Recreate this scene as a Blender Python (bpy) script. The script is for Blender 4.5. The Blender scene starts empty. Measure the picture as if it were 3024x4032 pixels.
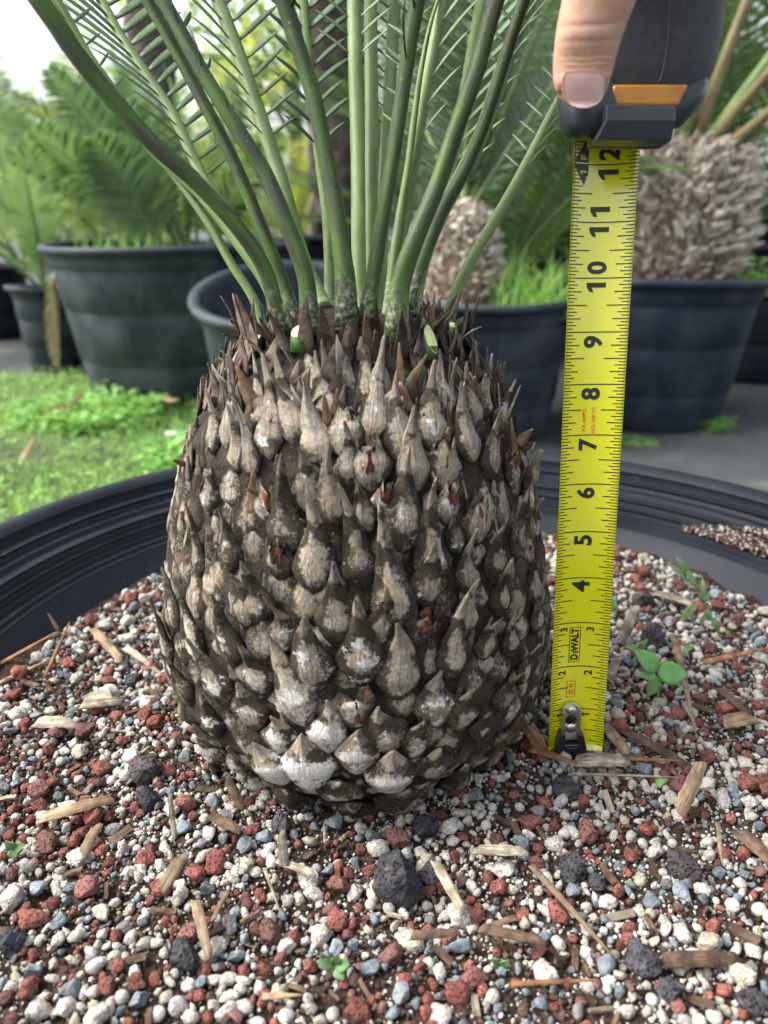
import bpy, bmesh, math, random
import numpy as np
from mathutils import Vector, Matrix, noise, Quaternion

R = math.radians
random.seed(7)
rng = np.random.default_rng(7)
scene = bpy.context.scene
COL = scene.collection

# ------------------------------------------------------------------ camera, sky, sun, exposure
FPX = 3000.0                       # focal length in pixels of the 3024 x 4032 photograph
PITCH = R(21.0)
CAM = Vector((0, 0, 0.52))
cd = bpy.data.cameras.new('camera')
cam = bpy.data.objects.new('camera', cd)
COL.objects.link(cam)
cam.location = CAM
cam.rotation_euler = (R(90) - PITCH, 0, 0)
cd.sensor_fit = 'VERTICAL'
cd.sensor_height = 36.0
cd.sensor_width = 27.0
cd.lens = 36.0 * FPX / 4032
cd.clip_start = 0.01
cd.clip_end = 400
cd.dof.use_dof = True
cd.dof.focus_distance = 0.385
cd.dof.aperture_fstop = 8.0
scene.camera = cam

SUN_EL, SUN_AZ = R(48), R(-92)    # azimuth measured from +y towards +x
world = bpy.data.worlds.new('World')
scene.world = world
world.use_nodes = True
wn, wl = world.node_tree.nodes, world.node_tree.links
bg = wn['Background']
sky = wn.new('ShaderNodeTexSky')
sky.sky_type = 'NISHITA'
sky.sun_disc = False
sky.sun_elevation = SUN_EL
sky.sun_rotation = SUN_AZ
sky.air_density = 1.0
sky.dust_density = 5.0
sky.ozone_density = 0.6
hs = wn.new('ShaderNodeHueSaturation')            # thin overcast: the blue is mostly veiled
hs.inputs['Saturation'].default_value = 0.35
wl.new(sky.outputs[0], hs.inputs['Color'])
wl.new(hs.outputs[0], bg.inputs['Color'])
bg.inputs['Strength'].default_value = 0.15
sd = bpy.data.lights.new('sun', 'SUN')
sun = bpy.data.objects.new('sun', sd)
COL.objects.link(sun)
sd.energy = 1.4
sd.angle = R(22)
sd.color = (1.0, 0.97, 0.91)
sdir = Vector((math.sin(SUN_AZ) * math.cos(SUN_EL), math.cos(SUN_AZ) * math.cos(SUN_EL), math.sin(SUN_EL)))
sun.rotation_euler = sdir.to_track_quat('Z', 'Y').to_euler()
scene.view_settings.view_transform = 'Standard'
scene.view_settings.look = 'None'
scene.view_settings.gamma = 1
scene.view_settings.use_curve_mapping = False
scene.view_settings.exposure = 1.5
scene.cycles.use_denoising = True
scene.cycles.max_bounces = 8
scene.cycles.transparent_max_bounces = 8
scene.cycles.caustics_reflective = False
scene.cycles.caustics_refractive = False

# ------------------------------------------------------------------ helpers
CP, SP = math.cos(PITCH), math.sin(PITCH)
def ray(px, py):
    u, v = px - 1512, 2016 - py
    return Vector((u, FPX * CP + v * SP, -FPX * SP + v * CP)) / FPX       # unit depth along the optical axis
def at_depth(px, py, zc): return CAM + ray(px, py) * zc
def on_z(px, py, z):
    r = ray(px, py); return CAM + r * ((z - CAM.z) / r.z)
def on_y(px, py, y):
    r = ray(px, py); return CAM + r * (y / r.y)
def depth_of(p): d = p - CAM; return d.y * CP - d.z * SP
def project(p):
    d = p - CAM; zc = d.y * CP - d.z * SP
    return 1512 + FPX * d.x / zc, 2016 - FPX * (d.y * SP + d.z * CP) / zc
def in_frame(p, m=0):
    d = p - CAM; zc = d.y * CP - d.z * SP
    if zc < 0.02: return False
    x, y = project(p); return -m < x < 3024 + m and -m < y < 4032 + m

def tag(o, label=None, cat=None, group=None, kind=None):
    if label: o['label'] = label
    if cat: o['category'] = cat
    if group: o['group'] = group
    if kind: o['kind'] = kind
    return o
def empty(name, loc):
    o = bpy.data.objects.new(name, None); o.empty_display_size = 0.02
    COL.objects.link(o); o.location = loc; return o
def link(o, parent=None, root_loc=None):
    COL.objects.link(o)
    if parent is not None:
        o.parent = parent
        if root_loc is not None: o.matrix_parent_inverse = Matrix.Translation(-Vector(root_loc))
    return o
def mesh_from(name, verts, faces, mats, smooth=True, uvs=None, mat_idx=None):
    me = bpy.data.meshes.new(name)
    me.from_pydata([tuple(v) for v in verts], [], faces)
    for m in (mats if isinstance(mats, (list, tuple)) else [mats]): me.materials.append(m)
    if smooth: me.polygons.foreach_set('use_smooth', [True] * len(me.polygons))
    if uvs is not None:
        l = me.uv_layers.new(name='UVMap')
        vi = np.zeros(len(me.loops), dtype=np.int32); me.loops.foreach_get('vertex_index', vi)
        l.data.foreach_set('uv', np.asarray(uvs, dtype=np.float32)[vi].ravel())
    if mat_idx is not None: me.polygons.foreach_set('material_index', mat_idx)
    me.update()
    return me
def obj(name, verts, faces, mats, parent=None, root_loc=None, smooth=True, uvs=None, mat_idx=None):
    return link(bpy.data.objects.new(name, mesh_from(name, verts, faces, mats, smooth, uvs, mat_idx)), parent, root_loc)
def np_mesh(name, V, F, mats, smooth=True):
    """V (n,3) floats, F (m,k) ints, all faces with the same k"""
    me = bpy.data.meshes.new(name)
    k = F.shape[1]
    me.vertices.add(len(V)); me.vertices.foreach_set('co', V.astype(np.float32).ravel())
    me.loops.add(F.size); me.loops.foreach_set('vertex_index', F.astype(np.int32).ravel())
    me.polygons.add(len(F)); me.polygons.foreach_set('loop_start', np.arange(0, F.size, k, dtype=np.int32))
    me.polygons.foreach_set('loop_total', np.full(len(F), k, dtype=np.int32))
    me.polygons.foreach_set('use_smooth', np.full(len(F), smooth, dtype=bool))
    for m in (mats if isinstance(mats, (list, tuple)) else [mats]): me.materials.append(m)
    me.update(calc_edges=True); me.validate()
    return me
def catmull(pts, n):
    pts = [Vector(p) for p in pts]
    P = [pts[0] * 2 - pts[1]] + pts + [pts[-1] * 2 - pts[-2]]
    out = []; m = len(pts) - 1
    for i in range(n + 1):
        t = i / n * m; k = min(int(t), m - 1); t -= k
        a, b, c, d = P[k:k + 4]
        out.append(0.5 * ((2 * b) + (c - a) * t + (2 * a - 5 * b + 4 * c - d) * t * t + (3 * b - a - 3 * c + d) * t ** 3))
    return out
def lerp_list(vals, t):
    m = len(vals) - 1; t = min(max(t, 0), 1) * m; k = min(int(t), m - 1)
    return vals[k] + (vals[k + 1] - vals[k]) * (t - k)
def tube(path, ra, rb=None, seg=10, ref=None, cap=True, keel=0.0):
    """verts, faces, uvs of a tube; ra/rb per-point radii across and along the reference normal"""
    n = len(path); V, F, U = [], [], []
    s = 0
    for i, p in enumerate(path):
        t = (path[min(i + 1, n - 1)] - path[max(i - 1, 0)]).normalized()
        if ref is None: nn = t.orthogonal().normalized() if i == 0 else (pn - t * pn.dot(t)).normalized()
        else: nn = (ref[i] - t * ref[i].dot(t)).normalized()
        pn = nn; b = t.cross(nn).normalized()
        if i: s += (p - path[i - 1]).length
        a = ra[i]; c = rb[i] if rb else a
        for j in range(seg):
            th = 2 * math.pi * j / seg
            V.append(p + b * (a * math.cos(th)) + nn * (c * (math.sin(th) + (keel * abs(math.cos(th)) if math.sin(th) > 0 else 0))))
            U.append((j / seg, s))
    for i in range(n - 1):
        for j in range(seg):
            k = (j + 1) % seg
            F.append((i * seg + j, i * seg + k, (i + 1) * seg + k, (i + 1) * seg + j))
    if cap:
        F.append(tuple(range(seg - 1, -1, -1))); F.append(tuple(range((n - 1) * seg, n * seg)))
    return V, F, U
def lathe(profile, seg, center, ang=(0, 2 * math.pi)):
    full = abs(ang[1] - ang[0] - 2 * math.pi) < 1e-6
    V, F = [], []
    m = seg if full else seg + 1
    for r, z in profile:
        for j in range(m):
            a = ang[0] + (ang[1] - ang[0]) * j / seg
            V.append(Vector((center[0] + r * math.cos(a), center[1] + r * math.sin(a), z)))
    for i in range(len(profile) - 1):
        for j in range(seg):
            k = (j + 1) % m
            F.append((i * m + j, i * m + k, (i + 1) * m + k, (i + 1) * m + j))
    return V, F
def box(c, s, ax=None):
    ax = ax or (Vector((1, 0, 0)), Vector((0, 1, 0)), Vector((0, 0, 1)))
    V = [Vector(c) + ax[0] * (sx * s[0] / 2) + ax[1] * (sy * s[1] / 2) + ax[2] * (sz * s[2] / 2) for sz in (-1, 1) for sy in (-1, 1) for sx in (-1, 1)]
    return V, [(0, 2, 3, 1), (4, 5, 7, 6), (0, 1, 5, 4), (2, 6, 7, 3), (0, 4, 6, 2), (1, 3, 7, 5)]
def bevel(o, w, seg=3):
    b = o.modifiers.new('bevel', 'BEVEL'); b.width = w; b.segments = seg; b.limit_method = 'ANGLE'; b.angle_limit = R(30)

# ------------------------------------------------------------------ material kit
class NT:
    def __init__(s, name):
        s.m = bpy.data.materials.new(name); s.m.use_nodes = True
        s.n = s.m.node_tree.nodes; s.l = s.m.node_tree.links
        s.b = s.n['Principled BSDF']; s.out = s.n['Material Output']
    def new(s, t, **kw):
        n = s.n.new(t)
        for k, v in kw.items(): setattr(n, k, v)
        return n
    def set(s, sock, v):
        if hasattr(v, 'node'): s.l.new(v, sock)
        elif v is not None:
            if isinstance(v, tuple) and len(v) == 3 and sock.type == 'RGBA': v = v + (1,)
            sock.default_value = v
    def math(s, op, a, b=None, c=None, clamp=False):
        n = s.new('ShaderNodeMath', operation=op, use_clamp=clamp)
        for i, v in enumerate((a, b, c)):
            if v is not None: s.set(n.inputs[i], v)
        return n.outputs[0]
    def mix(s, f, a, b, mode='MIX'):
        n = s.new('ShaderNodeMix', data_type='RGBA', blend_type=mode)
        s.set(n.inputs[0], f); s.set(n.inputs[6], a); s.set(n.inputs[7], b)
        return n.outputs[2]
    def noise(s, vec, scale, detail=4, rough=0.55, out=0, dist=0.0):
        n = s.new('ShaderNodeTexNoise')
        s.set(n.inputs['Vector'], vec); n.inputs['Scale'].default_value = scale
        n.inputs['Detail'].default_value = detail; n.inputs['Roughness'].default_value = rough
        n.inputs['Distortion'].default_value = dist
        return n.outputs[out]
    def voro(s, vec, scale, feature='F1', out='Distance', rnd=1.0):
        n = s.new('ShaderNodeTexVoronoi', feature=feature)
        s.set(n.inputs['Vector'], vec); n.inputs['Scale'].default_value = scale
        n.inputs['Randomness'].default_value = rnd
        return n.outputs[out]
    def ramp(s, f, lo, hi, a=0.0, b=1.0):
        n = s.new('ShaderNodeMapRange', interpolation_type='SMOOTHSTEP')
        s.set(n.inputs[0], f)
        for i, v in enumerate((lo, hi, a, b)): s.set(n.inputs[i + 1], v)
        return n.outputs[0]
    def coord(s, offset=True, which='Object', stretch=None):
        c = s.new('ShaderNodeTexCoord').outputs[which]
        if stretch:
            mp = s.new('ShaderNodeMapping'); mp.inputs['Scale'].default_value = stretch
            s.l.new(c, mp.inputs['Vector']); c = mp.outputs[0]
        if offset:
            r = s.new('ShaderNodeObjectInfo').outputs['Random']
            a = s.new('ShaderNodeVectorMath', operation='ADD'); s.l.new(c, a.inputs[0])
            s.l.new(s.math('MULTIPLY', r, 37.0), a.inputs[1]); c = a.outputs[0]
        return c
    def rand(s): return s.new('ShaderNodeObjectInfo').outputs['Random']
    def island(s): return s.new('ShaderNodeNewGeometry').outputs['Random Per Island']
    def attr(s, name):
        n = s.new('ShaderNodeAttribute', attribute_type='OBJECT'); n.attribute_name = name
        return n.outputs['Fac']
    def bump(s, h, strength=0.5, dist=0.001):
        n = s.new('ShaderNodeBump'); n.inputs['Strength'].default_value = strength; n.inputs['Distance'].default_value = dist
        s.set(n.inputs['Height'], h); s.l.new(n.outputs[0], s.b.inputs['Normal'])
    def hsv(s, col, h=None, sat=None, v=None):
        n = s.new('ShaderNodeHueSaturation'); s.set(n.inputs['Color'], col)
        if h is not None: s.set(n.inputs['Hue'], h)
        if sat is not None: s.set(n.inputs['Saturation'], sat)
        if v is not None: s.set(n.inputs['Value'], v)
        return n.outputs[0]
    def base(s, col, rough=0.6, spec=0.5):
        s.set(s.b.inputs['Base Color'], col); s.set(s.b.inputs['Roughness'], rough)
        s.b.inputs['Specular IOR Level'].default_value = spec
    def translucent(s, col, f):
        t = s.new('ShaderNodeBsdfTranslucent'); s.set(t.inputs['Color'], col)
        m = s.new('ShaderNodeMixShader'); m.inputs[0].default_value = f
        s.l.new(s.b.outputs[0], m.inputs[1]); s.l.new(t.outputs[0], m.inputs[2]); s.l.new(m.outputs[0], s.out.inputs[0])

def m_two(name, c1, c2, scale, rough=0.8, bump=0.4, bscale=None, bd=0.001, vary=0.25, stuff=False, spec=0.4, lo=0.35, hi=0.65, which='Object', stretch=None, grain=False):
    t = NT(name); v = t.coord(True, which, stretch)
    c = t.mix(t.ramp(t.noise(v, scale, 5), lo, hi), c1, c2)
    if grain:
        g_ = t.noise(t.coord(True, 'UV', (9, 60, 1)), 1.0, 5, 0.65)
        c = t.mix(t.math('MULTIPLY', t.ramp(g_, 0.42, 0.62), 0.75), c, (c2[0] * 0.45, c2[1] * 0.42, c2[2] * 0.4))
        c = t.mix(t.math('MULTIPLY', t.ramp(t.noise(v, 75, 4), 0.55, 0.68), 0.5), c, (0.055, 0.042, 0.03))
    r = t.island() if stuff else t.rand()
    if vary: c = t.hsv(c, v=t.math('ADD', t.math('MULTIPLY', r, 2 * vary), 1 - vary))
    t.base(c, rough, spec)
    if bump: t.bump(t.noise(v, bscale or scale * 3, 5), bump, bd)
    return t.m
def m_leaf(name, c1, c2, trans, tcol, scale=30, rough=0.45, stuff=True, vary=0.3):
    t = NT(name); v = t.coord()
    c = t.mix(t.ramp(t.noise(v, scale, 3), 0.35, 0.65), c1, c2)
    r = t.island() if stuff else t.rand()
    c = t.hsv(c, h=t.math('ADD', t.math('MULTIPLY', r, 0.03), 0.485), v=t.math('ADD', t.math('MULTIPLY', r, 2 * vary), 1 - vary))
    t.base(c, rough, 0.4); t.translucent(tcol, trans)
    return t.m

M = {}
# --- leaf base (bark scales of the stem)
def make_scale_mat(name, inside=False):
    t = NT(name); v = t.coord()
    uv = t.new('ShaderNodeUVMap').outputs[0]
    sep = t.new('ShaderNodeSeparateXYZ'); t.l.new(uv, sep.inputs[0])
    s_, t_ = sep.outputs[0], sep.outputs[1]
    big = t.noise(v, 55, 4, 0.6)
    fine = t.noise(v, 420, 6, 0.7)
    mid = t.noise(v, 150, 5, 0.65)
    tan = t.mix(t.ramp(mid, 0.3, 0.7), (0.54, 0.455, 0.345), (0.35, 0.275, 0.195))
    tan = t.mix(t.math('MULTIPLY', t.ramp(fine, 0.52, 0.68), 0.7), tan, (0.62, 0.57, 0.49))
    grey = t.mix(t.ramp(fine, 0.35, 0.65), (0.52, 0.475, 0.405), (0.32, 0.28, 0.23))
    c = t.mix(t.ramp(t.noise(v, 80, 3), 0.42, 0.58), tan, grey)
    mpu = t.new('ShaderNodeMapping'); mpu.inputs['Scale'].default_value = (9, 2.2, 1); t.l.new(uv, mpu.inputs[0])
    adu = t.new('ShaderNodeVectorMath', operation='ADD'); t.l.new(mpu.outputs[0], adu.inputs[0]); t.l.new(t.math('MULTIPLY', t.rand(), 31.0), adu.inputs[1])
    stri = t.noise(adu.outputs[0], 1.0, 4, 0.6)          # lengthwise fibres
    c = t.mix(t.math('MULTIPLY', t.ramp(stri, 0.48, 0.62), 0.65), c, (0.17, 0.14, 0.11))
    c = t.mix(t.math('MULTIPLY', t.ramp(t.noise(v, 700, 4, 0.7), 0.56, 0.66), 0.6), c, (0.07, 0.055, 0.042))
    c = t.hsv(c, v=t.math('ADD', t.math('MULTIPLY', t.rand(), 0.4), 0.72))
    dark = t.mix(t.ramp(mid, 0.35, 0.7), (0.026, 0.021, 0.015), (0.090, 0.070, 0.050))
    # mouldy and dirty patches; tone also darkens on the flanks and towards lower rows
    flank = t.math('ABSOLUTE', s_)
    # paler face on the bulge and the tip, darker on the flanks and the neck
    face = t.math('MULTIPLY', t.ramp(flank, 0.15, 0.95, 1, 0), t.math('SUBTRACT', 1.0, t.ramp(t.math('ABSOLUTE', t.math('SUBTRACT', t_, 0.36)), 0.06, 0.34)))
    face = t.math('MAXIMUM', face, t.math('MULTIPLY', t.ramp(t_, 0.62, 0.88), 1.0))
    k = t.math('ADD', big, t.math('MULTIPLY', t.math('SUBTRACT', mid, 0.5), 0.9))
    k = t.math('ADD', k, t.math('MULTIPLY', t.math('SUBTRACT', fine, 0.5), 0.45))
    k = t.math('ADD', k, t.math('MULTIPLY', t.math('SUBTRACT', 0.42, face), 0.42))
    k = t.math('ADD', k, t.math('MULTIPLY', t.math('SUBTRACT', t.attr('dirt_shade'), 0.3), 0.32))  # per-scale darkness; on the recessed fill scales it also paints gap shade
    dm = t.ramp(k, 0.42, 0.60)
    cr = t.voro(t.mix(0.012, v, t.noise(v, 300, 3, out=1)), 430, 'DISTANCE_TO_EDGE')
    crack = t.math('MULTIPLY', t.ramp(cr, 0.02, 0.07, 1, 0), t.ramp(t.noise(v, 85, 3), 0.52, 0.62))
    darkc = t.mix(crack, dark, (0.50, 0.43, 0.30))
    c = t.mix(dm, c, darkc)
    # reddish worn spots
    c = t.mix(t.math('MULTIPLY', t.ramp(t.noise(v, 95, 3), 0.66, 0.76), 0.55), c, (0.30, 0.14, 0.075))
    # chalky white crust
    w = t.math('ADD', t.math('MULTIPLY', t.attr('white'), 0.68), t.math('ADD', t.math('ADD', t.math('MULTIPLY', t.math('SUBTRACT', t.noise(v, 130, 6, 0.7), 0.5), 1.5), 0.5), t.math('MULTIPLY', t.math('SUBTRACT', fine, 0.5), 0.35)))
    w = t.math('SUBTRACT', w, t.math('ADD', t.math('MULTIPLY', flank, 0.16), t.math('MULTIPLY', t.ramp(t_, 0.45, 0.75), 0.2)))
    wm = t.ramp(w, 0.70, 0.80)
    c = t.mix(wm, c, t.mix(t.ramp(fine, 0.4, 0.7), (0.62, 0.61, 0.57), (0.80, 0.79, 0.75)))
    # green algae
    c = t.mix(t.math('MULTIPLY', t.ramp(t.math('ADD', t.noise(v, 110, 4), t.math('MULTIPLY', t.attr('moss'), 0.3)), 0.62, 0.8), 0.6), c, (0.13, 0.15, 0.035))
    t.base(c, 0.88, 0.25)
    h = t.math('ADD', t.math('MULTIPLY', fine, 0.5), t.math('MULTIPLY', mid, 0.9))
    h = t.math('SUBTRACT', h, t.math('MULTIPLY', stri, 0.7))
    h = t.math('SUBTRACT', h, t.math('MULTIPLY', t.ramp(cr, 0.0, 0.08, 1, 0), 0.14))
    t.bump(h, 1.0, 0.0024)
    return t.m
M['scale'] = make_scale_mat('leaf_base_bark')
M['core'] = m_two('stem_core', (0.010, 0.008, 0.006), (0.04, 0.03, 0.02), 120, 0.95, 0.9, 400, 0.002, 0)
M['torn'] = m_two('torn_fibre', (0.22, 0.075, 0.035), (0.06, 0.022, 0.015), 300, 0.9, 0.8, 700, 0.001, 0.2)
M['fibre'] = m_two('dark_fibre', (0.035, 0.026, 0.020), (0.13, 0.10, 0.075), 140, 0.9, 0.6, 500, 0.0008, 0.35)
M['grey_fibre'] = m_two('grey_fibre', (0.30, 0.29, 0.25), (0.10, 0.085, 0.065), 160, 0.9, 0.5, 500, 0.0006, 0.35, grain=True)
M['paper'] = m_two('papery_scale', (0.40, 0.27, 0.145), (0.21, 0.115, 0.06), 130, 0.7, 0.4, 600, 0.0006, 0.35, grain=True)
M['straw'] = m_two('straw', (0.35, 0.255, 0.15), (0.17, 0.115, 0.065), 120, 0.65, 0.4, 500, 0.0005, 0.3, grain=True)
M['grey_straw'] = m_two('grey_straw', (0.46, 0.41, 0.32), (0.20, 0.16, 0.115), 140, 0.8, 0.5, 500, 0.0005, 0.3, grain=True)
M['bark'] = m_two('bark_chip', (0.055, 0.036, 0.026), (0.16, 0.105, 0.07), 180, 0.95, 0.8, 500, 0.001, 0.35, grain=True)
M['orange_chip'] = m_two('orange_chip', (0.34, 0.17, 0.08), (0.17, 0.085, 0.045), 150, 0.8, 0.5, 500, 0.0006, 0.3, grain=True)
M['cutface'] = m_two('cut_face', (0.62, 0.66, 0.36), (0.42, 0.50, 0.20), 900, 0.5, 0.4, 1200, 0.0006, 0.1)

def m_petiole(name, ca, cb, fuzz, fz_amt, wool=True):
    t = NT(name)
    uv = t.new('ShaderNodeUVMap').outputs[0]
    mp = t.new('ShaderNodeMapping'); mp.inputs['Scale'].default_value = (5, 40, 1); t.l.new(uv, mp.inputs[0])
    add = t.new('ShaderNodeVectorMath', operation='ADD'); t.l.new(mp.outputs[0], add.inputs[0]); t.l.new(t.math('MULTIPLY', t.rand(), 50), add.inputs[1])
    v = add.outputs[0]
    sep = t.new('ShaderNodeSeparateXYZ'); t.l.new(uv, sep.inputs[0])
    c = t.mix(t.ramp(t.noise(v, 1.0, 3), 0.35, 0.65), ca, cb)
    ob = t.coord()
    fm = t.math('ADD', t.noise(v, 1.3, 4), t.math('MULTIPLY', t.noise(ob, 900, 4, 0.7), 0.55))
    c = t.mix(t.ramp(fm, 1.02 - fz_amt, 1.16 - fz_amt), c, fuzz)
    if wool:   # pale wool persists at the foot of a leaf stalk
        near = t.ramp(t.math('ADD', sep.outputs[1], t.math('MULTIPLY', t.math('SUBTRACT', t.noise(ob, 120, 3), 0.5), 0.03)), 0.006, 0.026, 1, 0)
        wmk = t.math('MULTIPLY', near, t.ramp(t.noise(ob, 420, 5, 0.65), 0.42, 0.68))
        c = t.mix(wmk, c, (0.30, 0.32, 0.24))
    c = t.mix(t.ramp(t.noise(ob, 500, 2), 0.72, 0.76), c, (0.30, 0.27, 0.18))
    c = t.hsv(c, v=t.math('ADD', t.math('MULTIPLY', t.rand(), 0.3), 0.85))
    t.base(c, 0.55, 0.4); t.bump(t.noise(ob, 1100, 3), 0.25, 0.0006)
    return t.m
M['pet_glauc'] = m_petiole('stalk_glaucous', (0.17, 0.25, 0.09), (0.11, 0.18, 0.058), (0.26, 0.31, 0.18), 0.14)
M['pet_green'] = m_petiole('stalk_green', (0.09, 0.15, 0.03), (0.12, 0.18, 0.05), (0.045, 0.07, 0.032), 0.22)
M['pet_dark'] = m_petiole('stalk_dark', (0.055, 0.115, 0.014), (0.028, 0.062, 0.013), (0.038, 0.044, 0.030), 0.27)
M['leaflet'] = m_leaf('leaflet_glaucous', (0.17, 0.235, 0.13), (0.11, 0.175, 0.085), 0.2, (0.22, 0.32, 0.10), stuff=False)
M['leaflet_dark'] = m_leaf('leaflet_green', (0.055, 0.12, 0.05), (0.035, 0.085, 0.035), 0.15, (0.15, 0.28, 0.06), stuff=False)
M['leaflet_dead'] = m_leaf('leaflet_dead', (0.55, 0.27, 0.13), (0.42, 0.2, 0.1), 0.2, (0.5, 0.25, 0.1), stuff=False)

# --- black plastic pots
def m_pot(name, dust, tint):
    t = NT(name); v = t.coord()
    n1 = t.noise(v, 9, 5, 0.6); n2 = t.noise(v, 160, 4)
    mp = t.new('ShaderNodeMapping'); mp.inputs['Scale'].default_value = (14, 14, 1.2); t.l.new(v, mp.inputs[0])
    st = t.noise(mp.outputs[0], 2.0, 4)
    c = t.mix(t.math('MULTIPLY', t.ramp(n1, 0.35, 0.75), dust), tint, (0.17, 0.19, 0.20))
    c = t.mix(t.math('MULTIPLY', t.ramp(st, 0.55, 0.85), dust * 0.6, clamp=True), c, (0.20, 0.23, 0.25))
    c = t.mix(t.math('MULTIPLY', t.ramp(n2, 0.66, 0.74), 0.25), c, (0.24, 0.22, 0.19))
    t.base(c, t.ramp(n1, 0.3, 0.7, 0.42, 0.6), 0.2)
    t.bump(n2, 0.08, 0.0008)
    return t.m
M['pot_main'] = m_pot('black_plastic', 0.07, (0.009, 0.0125, 0.020))
M['pot_bg'] = m_pot('dusty_black_plastic', 0.30, (0.022, 0.031, 0.042))
M['pot_dark'] = m_pot('dark_plastic', 0.08, (0.008, 0.013, 0.021))
M['pot_blue'] = m_pot('bluish_black_plastic', 0.20, (0.015, 0.024, 0.040))
M['humus'] = m_two('potting_humus', (0.022, 0.014, 0.010), (0.075, 0.048, 0.035), 160, 1.0, 1.0, 420, 0.004, 0, spec=0.2)
M['mulch'] = m_two('pot_mulch', (0.16, 0.11, 0.07), (0.05, 0.034, 0.024), 60, 1.0, 0.9, 120, 0.006, 0)

def m_stone(name, c1, c2, c3, pit, stuff, scale=240, rough=0.9, vary=0.3, pitscale=900, sss=0.0):
    t = NT(name); v = t.coord()
    if stuff:
        isl = t.island()
        a = t.new('ShaderNodeVectorMath', operation='ADD'); t.l.new(v, a.inputs[0]); t.l.new(t.math('MULTIPLY', isl, 11.0), a.inputs[1]); v = a.outputs[0]
    r = t.island() if stuff else t.rand()
    r2 = t.math('FRACT', t.math('MULTIPLY', r, 17.31))
    c = t.mix(t.ramp(t.noise(v, scale, 4), 0.35, 0.65), c1, c2)
    c = t.mix(t.math('MULTIPLY', t.ramp(r2, 0.55, 0.95), 0.8), c, c3)
    c = t.hsv(c, v=t.math('ADD', t.math('MULTIPLY', r, 2 * vary), 1 - vary))
    vo = t.voro(v, pitscale)
    if pit > 0: c = t.mix(t.ramp(vo, 0.12, 0.34, 0.85 * pit, 0), c, (0.03, 0.018, 0.015))
    dirt_shade = t.math('MULTIPLY', t.ramp(t.noise(v, 420, 5, 0.65), 0.5, 0.7), 0.55)
    c = t.mix(dirt_shade, c, (0.17, 0.13, 0.10))
    t.base(c, rough, 0.3)
    if sss: t.b.inputs['Subsurface Weight'].default_value = sss; t.b.inputs['Subsurface Scale'].default_value = 0.001
    h = t.math('ADD', t.math('MULTIPLY', t.ramp(vo, 0.05, 0.4), pit), t.math('MULTIPLY', t.noise(v, 700, 4), 0.7))
    t.bump(h, 1.0, 0.0020)
    return t.m
for sfx, st in (('', False), ('_s', True)):
    M['red' + sfx] = m_stone('red_lava' + sfx, (0.27, 0.092, 0.072), (0.16, 0.055, 0.046), (0.15, 0.08, 0.075), 0.8, st, vary=0.32)
    M['grey' + sfx] = m_stone('grey_stone' + sfx, (0.23, 0.27, 0.30), (0.13, 0.16, 0.185), (0.17, 0.15, 0.14), 0.2, st, vary=0.3)
    M['white' + sfx] = m_stone('white_perlite' + sfx, (0.58, 0.56, 0.52), (0.41, 0.38, 0.34), (0.38, 0.35, 0.26), 0.30, st, vary=0.14, scale=330)
    M['bead' + sfx] = m_stone('pale_bead' + sfx, (0.56, 0.55, 0.52), (0.46, 0.45, 0.41), (0.40, 0.40, 0.34), 0.0, st, 90, 0.42, vary=0.25, sss=0.2)
    M['black' + sfx] = m_stone('black_lava' + sfx, (0.060, 0.064, 0.075), (0.03, 0.031, 0.037), (0.085, 0.075, 0.075), 1.0, st, pitscale=520)
    M['brown' + sfx] = m_stone('brown_crumb' + sfx, (0.085, 0.055, 0.04), (0.04, 0.026, 0.02), (0.14, 0.09, 0.06), 0.2, st)

# ------------------------------------------------------------------ ground outside the pot
SOIL = 0.242
def m_ground():
    t = NT('weed_mat'); v = t.coord(False)
    w = t.new('ShaderNodeTexWave', wave_type='BANDS', bands_direction='X'); t.l.new(v, w.inputs[0]); w.inputs['Scale'].default_value = 130
    w2 = t.new('ShaderNodeTexWave', wave_type='BANDS', bands_direction='Y'); t.l.new(v, w2.inputs[0]); w2.inputs['Scale'].default_value = 130
    n = t.noise(v, 3.2, 5, 0.6); n2 = t.noise(v, 40, 5, 0.65)
    c = t.mix(t.ramp(n, 0.35, 0.7), (0.028, 0.032, 0.038), (0.062, 0.066, 0.070))
    c = t.mix(t.ramp(n2, 0.60, 0.76), c, (0.13, 0.115, 0.095))
    c = t.mix(t.ramp(t.math('ADD', n, t.math('MULTIPLY', n2, 0.4)), 0.80, 0.92), c, (0.14, 0.16, 0.055))
    t.base(c, 0.55, 0.5)
    t.bump(t.math('ADD', t.math('MULTIPLY', w.outputs[1], w2.outputs[1]), n2), 0.3, 0.002)
    return t.m
M['mat'] = m_ground()
g = 60
V = [(-g, -g, 0), (g, -g, 0), (g, g, 0), (-g, g, 0)]
tag(obj('ground', V, [(0, 1, 2, 3)], M['mat']), kind='structure')
# rising lawn edge on the left: a low sheet of soil that the weeds grow on
M['lawnsoil'] = m_two('lawn_soil', (0.08, 0.13, 0.035), (0.045, 0.07, 0.022), 14, 1.0, 0.8, 60, 0.01, 0)
def lawn_edge(y): return -0.16 - 0.10 * (y - 0.8) + 0.05 * math.sin(y * 5.0) - 0.03 * math.sin(y * 13)
nx, ny = 24, 40
V, F = [], []
for j in range(ny + 1):
    y = 0.5 + 2.2 * j / ny
    e = lawn_edge(y)
    for i in range(nx + 1):
        x = -2.6 + (e + 2.6) * i / nx
        k = min(1, (nx - i) / 4) * min(1, j / 4, (ny - j) / 4)
        V.append((x, y, 0.004 + 0.03 * k * (0.7 + noise.noise(Vector((x * 4, y * 4, 0))))))
for j in range(ny):
    for i in range(nx):
        a = j * (nx + 1) + i; F.append((a, a + 1, a + nx + 2, a + nx + 1))
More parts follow.
